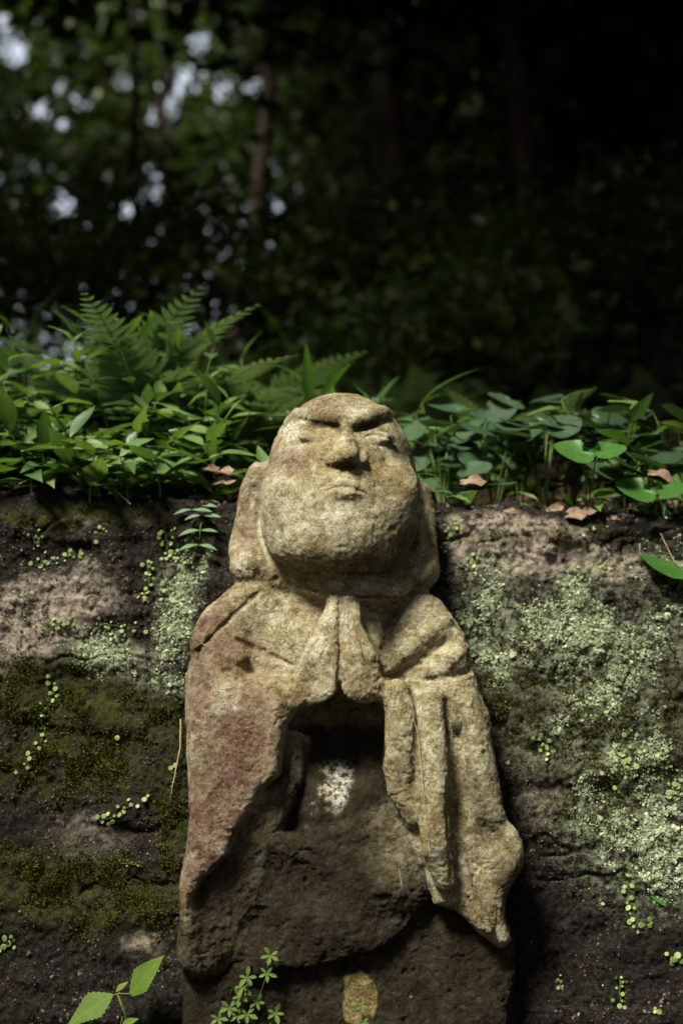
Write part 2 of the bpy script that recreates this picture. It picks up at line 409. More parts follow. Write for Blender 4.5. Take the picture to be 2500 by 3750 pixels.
    f.chain(qq([(1375, 2520, 145, 48), (1450, 2590, 110, 60)]), 20, HANDR)
    f.line([(1248, 2190, 6), (1248, 2300), (1244, 2420), (1240, 2500, 9), (1239, 2550, 8)], 6, 1, 8, carve=True)
    f.line([(1190, 2285, 4), (1160, 2350, 7), (1122, 2410, 9), (1100, 2450, 5)], 5, 1, 8, carve=True)
    f.line([(1216, 2250, 3), (1200, 2340, 5), (1170, 2440, 6)], 4, 1, 8, carve=True)
    f.line([(1300, 2250, 3), (1316, 2340, 6), (1348, 2440, 7)], 4, 1, 8, carve=True)
    f.line([(1276, 2260, 3), (1286, 2350, 5), (1306, 2440, 5)], 4, 1, 8, carve=True)
    # hollow under the hands, belly roll, lap edge
    f.ell(q(1250, 2700, 105), (150, 170, 125), 80, carve=True)
    f.line([(1085, 3030, 9), (1130, 3068, 12), (1190, 3086, 13), (1260, 3066, 12), (1330, 3030, 11), (1392, 2970, 9)], 12, 2, 14, carve=True)
    f.line([(985, 3180, 10), (1060, 3260, 12), (1160, 3280, 9), (1240, 3262, 6)], 10, 3, 18, carve=True)
    f.line([(930, 3600, 10), (1029, 3566, 14), (1130, 3556, 16), (1225, 3542, 17), (1320, 3515, 17), (1404, 3482, 18), (1490, 3420, 17), (1545, 3350, 14)], 16, 2, 10, carve=True)
    f.ell(f.on(1410, 3300, 6), (50, 18, 22), 10, carve=True)
    f.line([(1780, 3560, 20), (1760, 3700, 22), (1770, 3900, 20)], 20, 4, 18, carve=True)
    return f
def figure_mesh(h):
    f = carve_figure(h)
    V, Q, lab = f.mesh()
    N = vnormals(V, Q)
    rough = 7.0*fbm(V, 130, 3, 5) + 2.6*fbm(V, 44, 3, 9) + 2.6*fbm(V, 19, 2, 15) + 1.6*vnoise(V, 9, 3)
    pit = vnoise(V, 15, 41); rough -= 3.0*sstep(0.45, 0.85, pit)*sstep(-0.3, 0.5, vnoise(V, 130, 77))
    crk = vnoise(V, 85, 61)+0.35*vnoise(V, 30, 63)
    rough -= 4.5*np.exp(-(crk/0.045)**2)*sstep(0.0, 0.5, vnoise(V, 210, 67))
    chip = vnoise(V, 32, 71); rough -= 4.0*sstep(0.42, 0.8, chip)
    rough *= np.where(lab == HEAD, 0.7, np.where((lab == LAP) | (lab == SKIRT), 1.35, 1.0))
    V = V + N*rough[:, None]
    return V, Q, lab, vnormals(V, Q)
# ------------------------------------------------------------------ materials
def stone_material():
    m = NT('weathered_stone'); P = m.coord()
    big = m.noise(14, 4, 0.6); mid = m.noise(60, 5, 0.65); fine = m.noise(420, 3, 0.7); grit = m.noise(1100, 2, 0.6)
    base = m.ramp(mid, [(0.30, (0.175, 0.150, 0.080)), (0.43, (0.36, 0.330, 0.200)), (0.56, (0.52, 0.490, 0.330)), (0.75, (0.65, 0.62, 0.46))])
    base = m.mix(m.ramp(big, [(0.44, 0.0), (0.64, 0.7)]), base, m.mix(mid, (0.20, 0.145, 0.055), (0.44, 0.36, 0.17)))
    redn = m.math('MULTIPLY', m.att('red'), m.ramp(m.noise(45, 5, 0.7), [(0.30, 0.35), (0.52, 1.0)]), True)
    base = m.mix(redn, base, m.mix(m.ramp(m.noise(120, 4, 0.7), [(0.35, 0.0), (0.65, 1.0)]), (0.12, 0.066, 0.045), (0.25, 0.162, 0.115)))
    och = m.math('MULTIPLY', m.att('ochre'), m.ramp(m.noise(170, 4, 0.75), [(0.40, 0.0), (0.58, 1.0)]), True)
    base = m.mix(och, base, (0.125, 0.085, 0.022))
    dk = m.math('MULTIPLY', m.att('dark'), m.ramp(m.noise(80, 6, 0.75), [(0.28, 1.0), (0.60, 0.97), (0.76, 0.75)]), True)  # this mask carries algae stain and painted shade together
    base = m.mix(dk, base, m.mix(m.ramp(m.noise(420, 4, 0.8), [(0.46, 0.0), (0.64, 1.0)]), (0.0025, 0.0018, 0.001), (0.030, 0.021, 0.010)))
    li = m.math('MULTIPLY', m.att('pale'), m.ramp(m.noise(150, 5, 0.75), [(0.42, 0.0), (0.52, 1.0)]), True)
    base = m.mix(li, base, m.mix(fine, (0.48, 0.47, 0.38), (0.72, 0.71, 0.62)))
    yl = m.math('MULTIPLY', m.att('yellow'), m.ramp(m.noise(260, 4, 0.75), [(0.32, 0.2), (0.46, 1.0)]), True)
    base = m.mix(yl, base, m.mix(fine, (0.20, 0.155, 0.055), (0.34, 0.28, 0.13)))
    base = m.mix(m.ramp(m.noise(160, 6, 0.8), [(0.34, 0.8), (0.47, 0.0)]), base, m.mix(1.0, base, (0.34, 0.27, 0.17), 'MULTIPLY'))
    base = m.mix(m.ramp(fine, [(0.32, 0.85), (0.46, 0.0)]), base, m.mix(0.8, base, (0.06, 0.042, 0.02)))
    base = m.mix(m.math('MULTIPLY', m.ramp(grit, [(0.62, 0.0), (0.75, 0.35)]), m.math('SUBTRACT', 1.0, m.math('MULTIPLY', dk, 0.85))), base, (0.60, 0.54, 0.40))
    mott = m.math('MULTIPLY', m.ramp(m.noise(38, 6, 0.75), [(0.46, 0.0), (0.60, 0.85)]), m.ramp(m.noise(300, 4, 0.85), [(0.42, 0.2), (0.54, 1.0)]), True)
    base = m.mix(mott, base, m.mix(1.0, base, (0.36, 0.29, 0.17), 'MULTIPLY'))
    base = m.mix(m.ramp(m.noise(520, 4, 0.85), [(0.37, 0.95), (0.46, 0.0)]), base, m.mix(1.0, base, (0.2, 0.15, 0.09), 'MULTIPLY'))
    n1 = m.bump(m.noise(190, 6, 0.8), 1.0, 0.0045); n2 = m.bump(grit, 0.7, 0.0013, n1)
    return m.done(m.bsdf(base, 0.95, n2, 0.12))
def rock_material():
    m = NT('rock')
    n1 = m.noise(22, 6, 0.7); n2 = m.noise(90, 5, 0.7); n3 = m.noise(480, 3, 0.7)
    dark = m.mix(m.ramp(m.noise(150, 7, 0.85), [(0.44, 0.0), (0.62, 1.0)]), (0.006, 0.0053, 0.0042), (0.050, 0.041, 0.030))
    bare = m.mix(m.ramp(n2, [(0.30, 0.0), (0.62, 1.0)]), (0.15, 0.118, 0.086), (0.45, 0.39, 0.295))
    fac = m.math('ADD', m.att('bare'), m.ramp(n1, [(0.50, 0.0), (0.75, 0.35)]), True)
    fac = m.math('MULTIPLY', m.ramp(fac, [(0.25, 0.0), (0.55, 1.0)]), m.ramp(n2, [(0.36, 0.0), (0.52, 1.0)]), True)
    c = m.mix(fac, dark, bare)
    ms = m.math('MULTIPLY', m.att('moss'), m.ramp(m.noise(70, 5, 0.75), [(0.40, 0.0), (0.54, 1.0)]), True)
    c = m.mix(ms, c, m.mix(n3, (0.020, 0.024, 0.005), (0.09, 0.096, 0.015)))
    lc = m.math('MULTIPLY', m.att('lichen'), m.ramp(m.noise(75, 8, 0.85), [(0.46, 0.0), (0.56, 1.0)]), True)
    c = m.mix(lc, c, m.mix(n3, (0.15, 0.18, 0.095), (0.36, 0.40, 0.25)))
    sp = m.noise(560, 4, 0.85)
    c = m.mix(m.ramp(sp, [(0.36, 0.95), (0.46, 0.0)]), c, m.mix(1.0, c, (0.12, 0.11, 0.09), 'MULTIPLY'))
    c = m.mix(m.ramp(sp, [(0.64, 0.0), (0.72, 0.55)]), c, (0.34, 0.30, 0.24))
    b1 = m.bump(m.noise(110, 7, 0.82), 1.0, 0.010); b2 = m.bump(n3, 0.7, 0.0022, b1)
    return m.done(m.bsdf(c, 0.92, b2, 0.15))
def leaf_material(name, c0, c1, trans=0.35, rough=0.45, spec=0.4, byattr=None, vein=None):
    m = NT(name)
    r = m.att(byattr) if byattr else m.rand()
    c = m.mix(r, c0, c1)
    c = m.mix(m.ramp(m.noise(60, 3, 0.6), [(0.35, 0.35), (0.65, 0.0)]), c, m.mix(1.0, c, (0.5, 0.55, 0.4), 'MULTIPLY'))
    n = m.bump(m.noise(150, 3, 0.6), 0.4, 0.002)
    if vein:
        xyz = m.n('SeparateXYZ'); m.set(xyz.inputs[0], m.n('TexCoord').outputs['Object']); X_, Y_ = xyz.outputs[0], m.math('ABSOLUTE', xyz.outputs[1])
        kind, a_, b_ = vein
        if kind == 'rib': v = m.math('LESS_THAN', Y_, a_)
        elif kind == 'side':
            s_ = m.math('ABSOLUTE', m.math('SINE', m.math('MULTIPLY', m.math('SUBTRACT', X_, m.math('MULTIPLY', Y_, 0.9)), b_)))
            v = m.math('MAXIMUM', m.math('LESS_THAN', Y_, a_), m.math('LESS_THAN', s_, 0.13))
        else: v = m.math('LESS_THAN', m.math('ABSOLUTE', m.math('SINE', m.math('MULTIPLY', m.math('ARCTAN2', Y_, X_), b_))), a_)
        c = m.mix(m.math('MULTIPLY', v, 0.45), c, m.mix(1.0, c, (1.7, 1.5, 1.6), 'MULTIPLY'))
        n = m.bump(v, 0.35, 0.001, n)
        c = m.mix(m.ramp(m.noise(35, 5, 0.8), [(0.66, 0.0), (0.74, 0.7)]), c, (0.16, 0.10, 0.04))
    p = m.bsdf(c, rough, n, spec)
    t = m.n('BsdfTranslucent'); m.set(t.inputs['Color'], m.mix(1.0, c, (1.25, 1.35, 0.55), 'MULTIPLY'))
    mx = m.n('MixShader'); mx.inputs[0].default_value = trans
    m.t.links.new(p, mx.inputs[1]); m.t.links.new(t.outputs[0], mx.inputs[2])
    return m.done(mx.outputs[0])
def plain_material(name, c0, c1, scale=40, rough=0.9, spec=0.2, bump=0.6, bd=0.004):
    m = NT(name); n = m.noise(scale, 5, 0.7)
    return m.done(m.bsdf(m.mix(m.ramp(n, [(0.35, 0.0), (0.65, 1.0)]), c0, c1), rough, m.bump(n, bump, bd), spec))
def flake_material(name, c0, c1, rough=0.95):
    m = NT(name); r = m.att('tone')
    c = m.mix(r, c0, c1); c = m.mix(m.ramp(m.noise(700, 2, 0.6), [(0.4, 0.5), (0.6, 0.0)]), c, m.mix(1.0, c, (0.55, 0.6, 0.5), 'MULTIPLY'))
    return m.done(m.bsdf(c, rough, None, 0.1))
M = dict(
    stone=stone_material(), rock=rock_material(),
    herb=leaf_material('herb_leaf', (0.042, 0.098, 0.030), (0.135, 0.215, 0.058), 0.30, 0.46, 0.5, None, ('rib', 0.0006, 0)),
    blade=leaf_material('long_leaf', (0.045, 0.11, 0.028), (0.085, 0.17, 0.04), 0.4, 0.4),
    fern=leaf_material('fern_frond', (0.11, 0.18, 0.095), (0.17, 0.25, 0.135), 0.18, 0.32, 0.8),
    round=leaf_material('round_leaf', (0.026, 0.058, 0.026), (0.045, 0.09, 0.038), 0.2, 0.44, 0.5, None, ('fan', 0.12, 4.5)),
    bright=leaf_material('bright_leaf', (0.045, 0.13, 0.022), (0.06, 0.16, 0.028), 0.3, 0.45, 0.4, None, ('fan', 0.12, 4.5)),
    seed=leaf_material('seedling_leaf', (0.07, 0.125, 0.020), (0.10, 0.165, 0.026), 0.25, 0.6, 0.2),
    toothed=leaf_material('toothed_leaf', (0.085, 0.150, 0.020), (0.11, 0.175, 0.026), 0.25, 0.6, 0.2, None, ('side', 0.012, 24.0)),
    bead=leaf_material('bead_fern_leaf', (0.12, 0.19, 0.05), (0.30, 0.36, 0.11), 0.15, 0.5),
    beady=leaf_material('yellow_bead_leaf', (0.45, 0.38, 0.10), (0.5, 0.42, 0.12), 0.15, 0.4),
    tree=leaf_material('tree_leaf', (0.018, 0.038, 0.009), (0.07, 0.105, 0.018), 0.32, 0.5, 0.3, 'tone'),
    stem=plain_material('green_stem', (0.07, 0.12, 0.03), (0.12, 0.17, 0.05), 80),
    twig=plain_material('dry_stalk', (0.30, 0.21, 0.12), (0.46, 0.36, 0.22), 120),
    dry=plain_material('dead_leaf', (0.09, 0.055, 0.034), (0.25, 0.175, 0.11), 50, 0.8),
    bark=plain_material('bark', (0.020, 0.015, 0.011), (0.065, 0.048, 0.034), 18, 0.95, 0.1, 1.0, 0.03),
    soil=plain_material('forest_soil', (0.014, 0.010, 0.006), (0.055, 0.036, 0.022), 30, 1.0, 0.05, 1.0, 0.02),
    gravel=plain_material('trodden_earth', (0.03, 0.024, 0.017), (0.08, 0.062, 0.045), 25, 1.0, 0.05, 1.0, 0.02),
    lichen=flake_material('lichen_flake', (0.12, 0.155, 0.075), (0.44, 0.48, 0.315)),
    moss=flake_material('moss_tuft', (0.020, 0.026, 0.005), (0.15, 0.16, 0.022)),
    grit=flake_material('rock_grit', (0.012, 0.009, 0.007), (0.30, 0.245, 0.19)),
)
# ------------------------------------------------------------------ rock face, terrace, ground
def pix(P):
    """camera-aligned units -> photo pixels"""
    k = (F-P[:, 2])/F
    return P[:, 0]/k+1250, 1875-P[:, 1]/k
def blob(px, py, cx, cy, rx, ry, ang=0):
    a = math.radians(ang); x, y = px-cx, py-cy
    u, v = (x*math.cos(a)+y*math.sin(a))/rx, (-x*math.sin(a)+y*math.cos(a))/ry
    return np.clip(1.35-np.sqrt(u*u+v*v), 0, 1)
WD = -130.0; WLEAN = 0.30
def wall_profile(Y): return WD - WLEAN*(Y-YREF)
xs = np.concatenate([np.linspace(-11000, -1500, 40)[:-1], np.arange(-1500, 1500, 6.0), np.linspace(1500, 11000, 40)[1:]])
yt = -55.0
prof = [(y, wall_profile(y)) for y in np.concatenate([np.linspace(-3420, -2250, 24)[:-1], np.arange(-2250, yt, 6.0)])]
D0 = wall_profile(yt); 
for a in np.linspace(0, math.radians(84), 16)[1:]:
    prof.append((yt+90*math.sin(a), D0-40*math.sin(a)*0.3-95*(1-math.cos(a))))
for i in range(1, 8): prof.append((prof[-1][0]+2, prof[-1][1]-24))
prof = np.array(prof)
tn = np.gradient(prof, axis=0); nn = np.stack([tn[:, 1]*-1, tn[:, 0]], 1)*-1; nn = np.stack([-tn[:, 1], tn[:, 0]], 1); nn /= np.linalg.norm(nn, axis=1, keepdims=True)   # (Y, D) outward
nx_, np_ = len(xs), len(prof)
G = np.zeros((nx_, np_, 3)); G[:, :, 0] = xs[:, None]; G[:, :, 1] = prof[None, :, 0]; G[:, :, 2] = prof[None, :, 1]
Gf = G.reshape(-1, 3); NO = np.zeros((nx_, np_, 3)); NO[:, :, 1] = nn[None, :, 0]; NO[:, :, 2] = nn[None, :, 1]; NO = NO.reshape(-1, 3)
An = Gf*np.array([0.55, 1.5, 1.5])
lipn = sstep(-420, -20, Gf[:, 1])
disp = lipn*(38*fbm(Gf, 170, 3, 23)+16*fbm(Gf, 60, 3, 25)) + 62*fbm(Gf, 620, 3, 21) + 26*fbm(An, 150, 3, 31) + 17*fbm(Gf, 55, 3, 37) + 7*fbm(Gf, 16, 2, 43)
led = fbm(An*np.array([0.3, 1, 1]), 330, 2, 51); disp += 13*np.tanh(3*np.sin(Gf[:, 1]/150.0+led*5.5))*sstep(-0.3, 0.4, fbm(Gf, 500, 2, 57))
ck = vnoise(An, 240, 81)+0.4*vnoise(Gf, 70, 83); disp -= 15*np.exp(-(ck/0.05)**2)*sstep(-0.1, 0.4, vnoise(Gf, 420, 87))
ppx, ppy = pix(Gf)
disp += 34*sstep(2360, 2440, ppy)*sstep(900, 500, ppx)*sstep(2480, 2380, ppy)
WP = Gf + NO*disp[:, None]
tilt_edge = np.interp(WP[:, 0], [-1500, -300, 300, 1500], [28, 14, -10, -30]); WP[:, 1] += (tilt_edge+34*fbm(Gf*np.array([1, 0, 0]), 260, 3, 27))*sstep(-500, 0, WP[:, 1])
ppx, ppy = pix(WP)
jig = 60*fbm(Gf, 160, 4, 61)
jx, jy = ppx+jig, ppy+60*fbm(Gf, 160, 4, 71)
bare = (0.72*blob(jx, jy, 60, 2290, 240, 170) + 0.42*blob(jx, jy, 330, 2180, 180, 140) + 0.40*blob(jx, jy, 520, 2400, 120, 70) + 1.05*blob(jx, jy, 1900, 1995, 330, 105, 12)
        + 0.6*blob(jx, jy, 2300, 2050, 220, 60) + 0.35*blob(jx, jy, 330, 3060, 260, 120) + 0.3*blob(jx, jy, 520, 3480, 180, 120) + 0.35*blob(jx, jy, 1960, 2950, 130, 160) + 0.3*blob(jx, jy, 280, 1905, 120, 40))
moss = np.maximum.reduce([blob(jx, jy, 200, 2560, 420, 130, 12), blob(jx, jy, 260, 2800, 320, 130), blob(jx, jy, 300, 3270, 420, 150, 8), blob(jx, jy, 230, 1880, 330, 45),
                          0.8*blob(jx, jy, 640, 3050, 60, 420), 0.6*blob(jx, jy, 560, 2650, 200, 150), 0.5*blob(jx, jy, 1850, 2560, 160, 260), 0.35*blob(jx, jy, 2200, 2700, 400, 400), 0.5*blob(jx, jy, 1500, 1960, 900, 40)])
lich = np.maximum.reduce([blob(jx, jy, 660, 2200, 85, 230, 14), blob(jx, jy, 370, 2400, 130, 90), 0.8*blob(jx, jy, 540, 2480, 180, 60, 10), 0.75*blob(jx, jy, 640, 2110, 90, 80),
                          0.95*blob(jx, jy, 2180, 2400, 330, 290, 25), 0.85*blob(jx, jy, 1800, 2330, 170, 260, -15), 0.85*blob(jx, jy, 2180, 2720, 320, 160), 1.0*blob(jx, jy, 2350, 3080, 260, 260), 0.9*blob(jx, jy, 2130, 3010, 110, 130),
                          0.9*blob(jx, jy, 2080, 2190, 110, 120), 0.55*blob(jx, jy, 2430, 2300, 200, 300)])
ids = np.arange(nx_*np_).reshape(nx_, np_)
WQ = np.stack([ids[:-1, :-1], ids[1:, :-1], ids[1:, 1:], ids[:-1, 1:]], -1).reshape(-1, 4)
wme = mesh_of('rock_face', world_of(WP), WQ, M['rock'])
attr(wme, 'bare', np.clip(bare, 0, 1)); attr(wme, 'moss', np.clip(moss*1.2, 0, 1)); attr(wme, 'lichen', np.clip(lich*1.1, 0, 1))
rock = put('rock_face', wme); tag(rock, 'dark mossy sandstone rock face with lichen behind the statue', kind='structure')
WN = vnormals(WP, WQ)
WG = WP.reshape(nx_, np_, 3); WNG = WN.reshape(nx_, np_, 3)
_vis = (ppx > -150) & (ppx < 2650) & (ppy > 1780) & (ppy < 3850)
def wall_at(px, py, off=0.0):
    """nearest point of the rock face seen at a photo pixel (camera-aligned units) and its normal"""
    i = np.argmin((ppx-px)**2+(ppy-py)**2 + np.where(_vis, 0, 1e9)); return WP[i]+WN[i]*off, WN[i]

rng = np.random.default_rng(7)
def frame_from(N):
    A = np.cross(N, rng.normal(size=N.shape)); A /= np.linalg.norm(A, axis=1, keepdims=True); return A, np.cross(N, A)
def scatter(w, n):
    p = np.where(_vis, w, 0).astype(float); p /= p.sum(); return rng.choice(len(p), n, p=p)
# lichen: thousands of small raised flakes
grain = fbm(Gf, 40, 3, 91)*0.55+fbm(Gf, 150, 4, 95)*0.75
lw = np.clip(lich*1.1, 0, 1)**1.1*sstep(-0.05, 0.42, grain) + 0.006*sstep(0.2, 0.5, grain)
I = scatter(lw, 30000); n = len(I)
C0 = WP[I]+rng.normal(size=(n, 3))*2.5; Nn = WN[I]+rng.normal(size=(n, 3))*0.3; Nn /= np.linalg.norm(Nn, axis=1, keepdims=True)
A, B = frame_from(Nn); R = rng.gamma(2.2, 1.15, n)*(0.7+0.4*np.clip(lich[I], 0, 1))+0.8
verts = [C0+Nn*(R*0.3)[:, None]]
for k in range(6):
    a = 2*math.pi*k/6; rr = R*rng.uniform(0.6, 1.35, n)
    verts.append(C0+A*(rr*math.cos(a))[:, None]+B*(rr*math.sin(a))[:, None]+Nn*(R*rng.uniform(-0.3, 0.35, n))[:, None])
V = np.stack(verts, 1).reshape(-1, 3); base = np.arange(n)*7
T = np.concatenate([np.stack([base, base+1+k, base+1+(k+1) % 6], 1) for k in range(6)])
lme = mesh_of('lichen', world_of(V), T, M['lichen'], False); attr(lme, 'tone', np.repeat(np.clip(rng.beta(1.3, 1.8, n)*0.85+0.2*(ppx[I] > 2150)*(ppy[I] > 2850), 0, 1), 7))
tag(put('lichen', lme), 'pale mint green crusty lichen spread over the rock face', kind='stuff')
# loose grit and crumbs of the rock
I = scatter(np.where(lich+moss < 0.5, 1.0, 0.35)*sstep(-0.3, 0.4, fbm(Gf, 90, 3, 111)), 26000); n = len(I)
C0 = WP[I]+rng.normal(size=(n, 3))*2.5; Nn = WN[I]+rng.normal(size=(n, 3))*0.5; Nn /= np.linalg.norm(Nn, axis=1, keepdims=True)
A, B = frame_from(Nn); R = rng.gamma(2.0, 1.1, n)+0.8
verts = [C0+Nn*(R*0.8)[:, None]]
for k in range(4):
    a = 2*math.pi*k/4; rr = R*rng.uniform(0.6, 1.4, n)
    verts.append(C0+A*(rr*math.cos(a))[:, None]+B*(rr*math.sin(a))[:, None]-Nn*(R*0.3)[:, None])
V = np.stack(verts, 1).reshape(-1, 3); base = np.arange(n)*5
T = np.concatenate([np.stack([base, base+1+k, base+1+(k+1) % 4], 1) for k in range(4)])
gme = mesh_of('rock_grit', world_of(V), T, M['grit'], False); attr(gme, 'tone', np.repeat(np.clip(rng.beta(1.0, 2.6, n)*0.7+0.4*np.clip(bare[I], 0, 1), 0, 1), 5))
tag(put('rock_grit', gme), 'dark and tan grit crumbling on the rock face', kind='stuff')
# moss: tufts of tiny blades
mw = np.clip(moss, 0, 1)**1.4*sstep(-0.15, 0.3, fbm(Gf, 60, 3, 101))
I = np.repeat(scatter(mw, 15000), 3); n = len(I)
C0 = WP[I]+rng.normal(size=(n, 3))*np.array([5, 5, 2]); up = WN[I]*0.8+np.array([0, 0.45, 0])+rng.normal(size=(n, 3))*0.55; up /= np.linalg.norm(up, axis=1, keepdims=True)
A, B = frame_from(up); L = rng.uniform(5, 13, n); wd = rng.uniform(1.6, 3.4, n)
V = np.stack([C0-A*wd[:, None], C0+A*wd[:, None], C0+up*L[:, None]+B*(wd*0.8)[:, None]], 1).reshape(-1, 3); base = np.arange(n)*3
mme = mesh_of('moss', world_of(V), np.stack([base, base+1, base+2], 1), M['moss'], False); attr(mme, 'tone', np.repeat(rng.beta(1.6, 2.2, n), 3))
tag(put('moss', mme), 'dark olive and yellow green moss growing on the rock face', kind='stuff')

# forest floor: starts at the lip of the rock and climbs away
def floor_z(x, y):
    lip = 1.437
    z = lip + 0.16*np.clip(y-2.05, 0, 1.2) + 0.27*np.clip(y-3.2, 0, 30) - 0.10*np.clip(-(x+1.0), 0, 6)*np.clip((y-4)/8, 0, 1) + 0.40*np.clip(y-14, 0, 40)*sstep(-0.12, 0.05, x/np.maximum(y, 1))
    P = np.stack([x, y, 0*x], -1).reshape(-1, 3)
    amp = np.clip((y-1.9)/0.8, 0.25, 1.0)
    return z + (0.035*fbm(P, 0.5, 3, 5).reshape(x.shape)+0.10*vnoise(P, 2.3, 6).reshape(x.shape)*np.clip((y-2.6)/2, 0, 1))*amp - 0.02*np.clip(x, -1, 1)*np.clip(3-y, 0, 1)
gx = np.concatenate([np.linspace(-60, -3, 30)[:-1], np.linspace(-3, 3, 160), np.linspace(3, 60, 30)[1:]])
gy = np.concatenate([np.arange(2.035, 4, 0.03), np.arange(4, 12, 0.15), np.linspace(12, 90, 40)])
GX, GY = np.meshgrid(gx, gy, indexing='ij'); GZ = floor_z(GX, GY)
FP = np.stack([GX, GY, GZ], -1).reshape(-1, 3); ids = np.arange(GX.size).reshape(GX.shape)
fq = np.stack([ids[:-1, :-1], ids[1:, :-1], ids[1:, 1:], ids[:-1, 1:]], -1).reshape(-1, 4)
fl = put('forest_floor', mesh_of('forest_floor', FP, fq, M['soil'])); tag(fl, 'dark leaf-strewn forest floor rising behind the rock', kind='structure')
def fz(x, y): return float(floor_z(np.array([x]), np.array([y]))[0])
gs = 60.0
gr = put('ground', mesh_of('ground', [(-gs, -gs, 0), (gs, -gs, 0), (gs, 2.2, 0), (-gs, 2.2, 0)], [(0, 1, 2, 3)], M['gravel'])); tag(gr, 'trodden earth in front of the rock face', kind='structure')
# ------------------------------------------------------------------ statue object with its parts
SV, SQ, SL, SN = figure_mesh(4.5)
spx, spy = pix(SV)
sdl = SV[:, 2] + LEAN*(SV[:, 1]-YREF)
wob = fbm(SV, 90, 4, 201); wob2 = fbm(SV, 35, 3, 211)
jx, jy = spx+45*wob, spy+45*fbm(SV, 90, 4, 221)
front = sstep(60, 160, sdl)
red = np.maximum.reduce([
    0.9*blob(jx, jy, 1050, 1690, 95, 60), 0.85*(SL == EARL)*blob(jx, jy, 895, 1860, 70, 160), 0.95*blob(jx, jy, 770, 2260, 60, 190, 28), 0.85*blob(jx, jy, 830, 2400, 150, 110),
    1.1*blob(jx, jy, 860, 2740, 160, 250, 18)*(SL == SLL), 1.1*blob(jx, jy, 770, 3040, 150, 280, 14)*(SL == SLL), 0.9*blob(jx, jy, 730, 2560, 80, 230), 0.55*blob(jx, jy, 690, 2500, 40, 400), 0.45*blob(jx, jy, 1130, 2480, 60, 60), 0.4*blob(jx, jy, 1160, 1500, 90, 40)])
ochre = np.maximum.reduce([0.8*blob(jx, jy, 1260, 1470, 260, 70), 0.8*blob(jx, jy, 1190, 1545, 130, 40), 0.8*blob(jx, jy, 1370, 1545, 100, 34), 0.75*blob(jx, jy, 1420, 2000, 160, 110), 0.6*blob(jx, jy, 1250, 2080, 260, 50), 0.7*blob(jx, jy, 1720, 2580, 130, 100),
    0.6*blob(jx, jy, 1500, 2300, 160, 120), 0.6*blob(jx, jy, 1700, 3150, 200, 300), 0.55*blob(jx, jy, 1500, 2800, 100, 300), 0.4*blob(jx, jy, 1430, 1870, 120, 160), 0.5*blob(jx, jy, 1330, 2480, 80, 110), 0.5*blob(jx, jy, 1060, 2520, 100, 40)])
low = np.isin(SL, [LAP, SKIRT])*1.0 + (SL == ROBE)*sstep(2600, 2680, jy)  # lap, skirt, lower robe: algae stain with shade put into the colour
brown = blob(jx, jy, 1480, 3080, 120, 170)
dark = np.clip(low*(0.96-0.42*brown) + (SL == SLL)*np.clip(sstep(190, 150, sdl)*sstep(2650, 2800, jy)*0.8, 0, 1) + (SL == SLR)*(0.7*sstep(3280, 3420, jy)*sstep(60, 10, sdl) + 0.55*blob(jx, jy, 1760, 2980, 60, 160, -14) + 0.5*blob(jx, jy, 1870, 3230, 60, 120))  # sleeve sides and undersides: algae plus shade painted by depth and place
               + 0.75*blob(jx, jy, 1430, 2320, 45, 110, 15) + 0.6*blob(jx, jy, 1470, 1640, 50, 60) + 0.5*blob(jx, jy, 1280, 2600, 200, 40) + 0.75*blob(jx, jy, 1180, 1553, 76, 15, 8) + 0.75*blob(jx, jy, 1355, 1557, 66, 16, -13) + 0.7*blob(jx, jy, 1270, 1700, 55, 18)  # shade painted under the brows, nose and hands
               + 0.45*blob(jx, jy, 1470, 1990, 60, 90) + 0.4*blob(jx, jy, 1330, 2075, 170, 30) + 0.35*blob(jx, jy, 720, 2420, 24, 90), 0, 1)  # shade painted under the chin
pale = np.maximum.reduce([sstep(0.3, 0.45, blob(spx+50*wob2, spy+50*wob, 1074, 1580, 26, 36)+0.45*wob2), sstep(0.15, 0.7, blob(spx+55*wob2, spy+55*wob, 1232, 2885, 58, 95, 14)+0.3*wob2), blob(spx, spy, 815, 3105, 26, 26), 0.8*blob(jx, jy, 830, 2590, 60, 30), 0.5*blob(jx, jy, 1200, 1900, 110, 60), 0.55*blob(jx, jy, 1310, 1500, 60, 30),
    0.6*blob(jx, jy, 1610, 3130, 40, 50), 0.5*blob(jx, jy, 1240, 2250, 60, 90), 0.55*blob(jx, jy, 880, 2070, 50, 50), 0.35*blob(jx, jy, 1000, 1880, 90, 180)])
yellow = sstep(0.30, 0.42, 1.0*blob(spx+14*wob2, spy+14*wob, 1316, 3660, 66, 100)+0.12*wob2)
base_w = at(1270, 4330, 260.0); base_w.z = 0
sroot = empty('stone_statue', base_w)
tag(sroot, 'weathered stone statue of a praying monk with moss and red stains against the rock face', 'statue')
names = {HEAD: 'head', EARL: 'ear', EARR: 'ear', NECK: 'neck', HANDL: 'hand', HANDR: 'hand', ROBE: 'robe', SLL: 'sleeve', SLR: 'sleeve', LAP: 'lap_cloth', SKIRT: 'skirt'}
plab = {SLL: 'reddish stained sleeve hanging at the left', SLR: 'tan sleeve with three hanging folds at the right', LAP: 'black brown damp cloth over the lap, part of its darkness painted shade', SKIRT: 'black brown lower robe with a round ochre patch'}
SW = world_of(SV) - np.array(base_w)
Rm = np.stack([_R, _Up, -_Fw], 0); SNw = SN @ Rm
flab = np.median(SL[SQ], axis=1).astype(int); flab = np.where(np.isin(flab, SL), flab, SL[SQ[:, 0]])
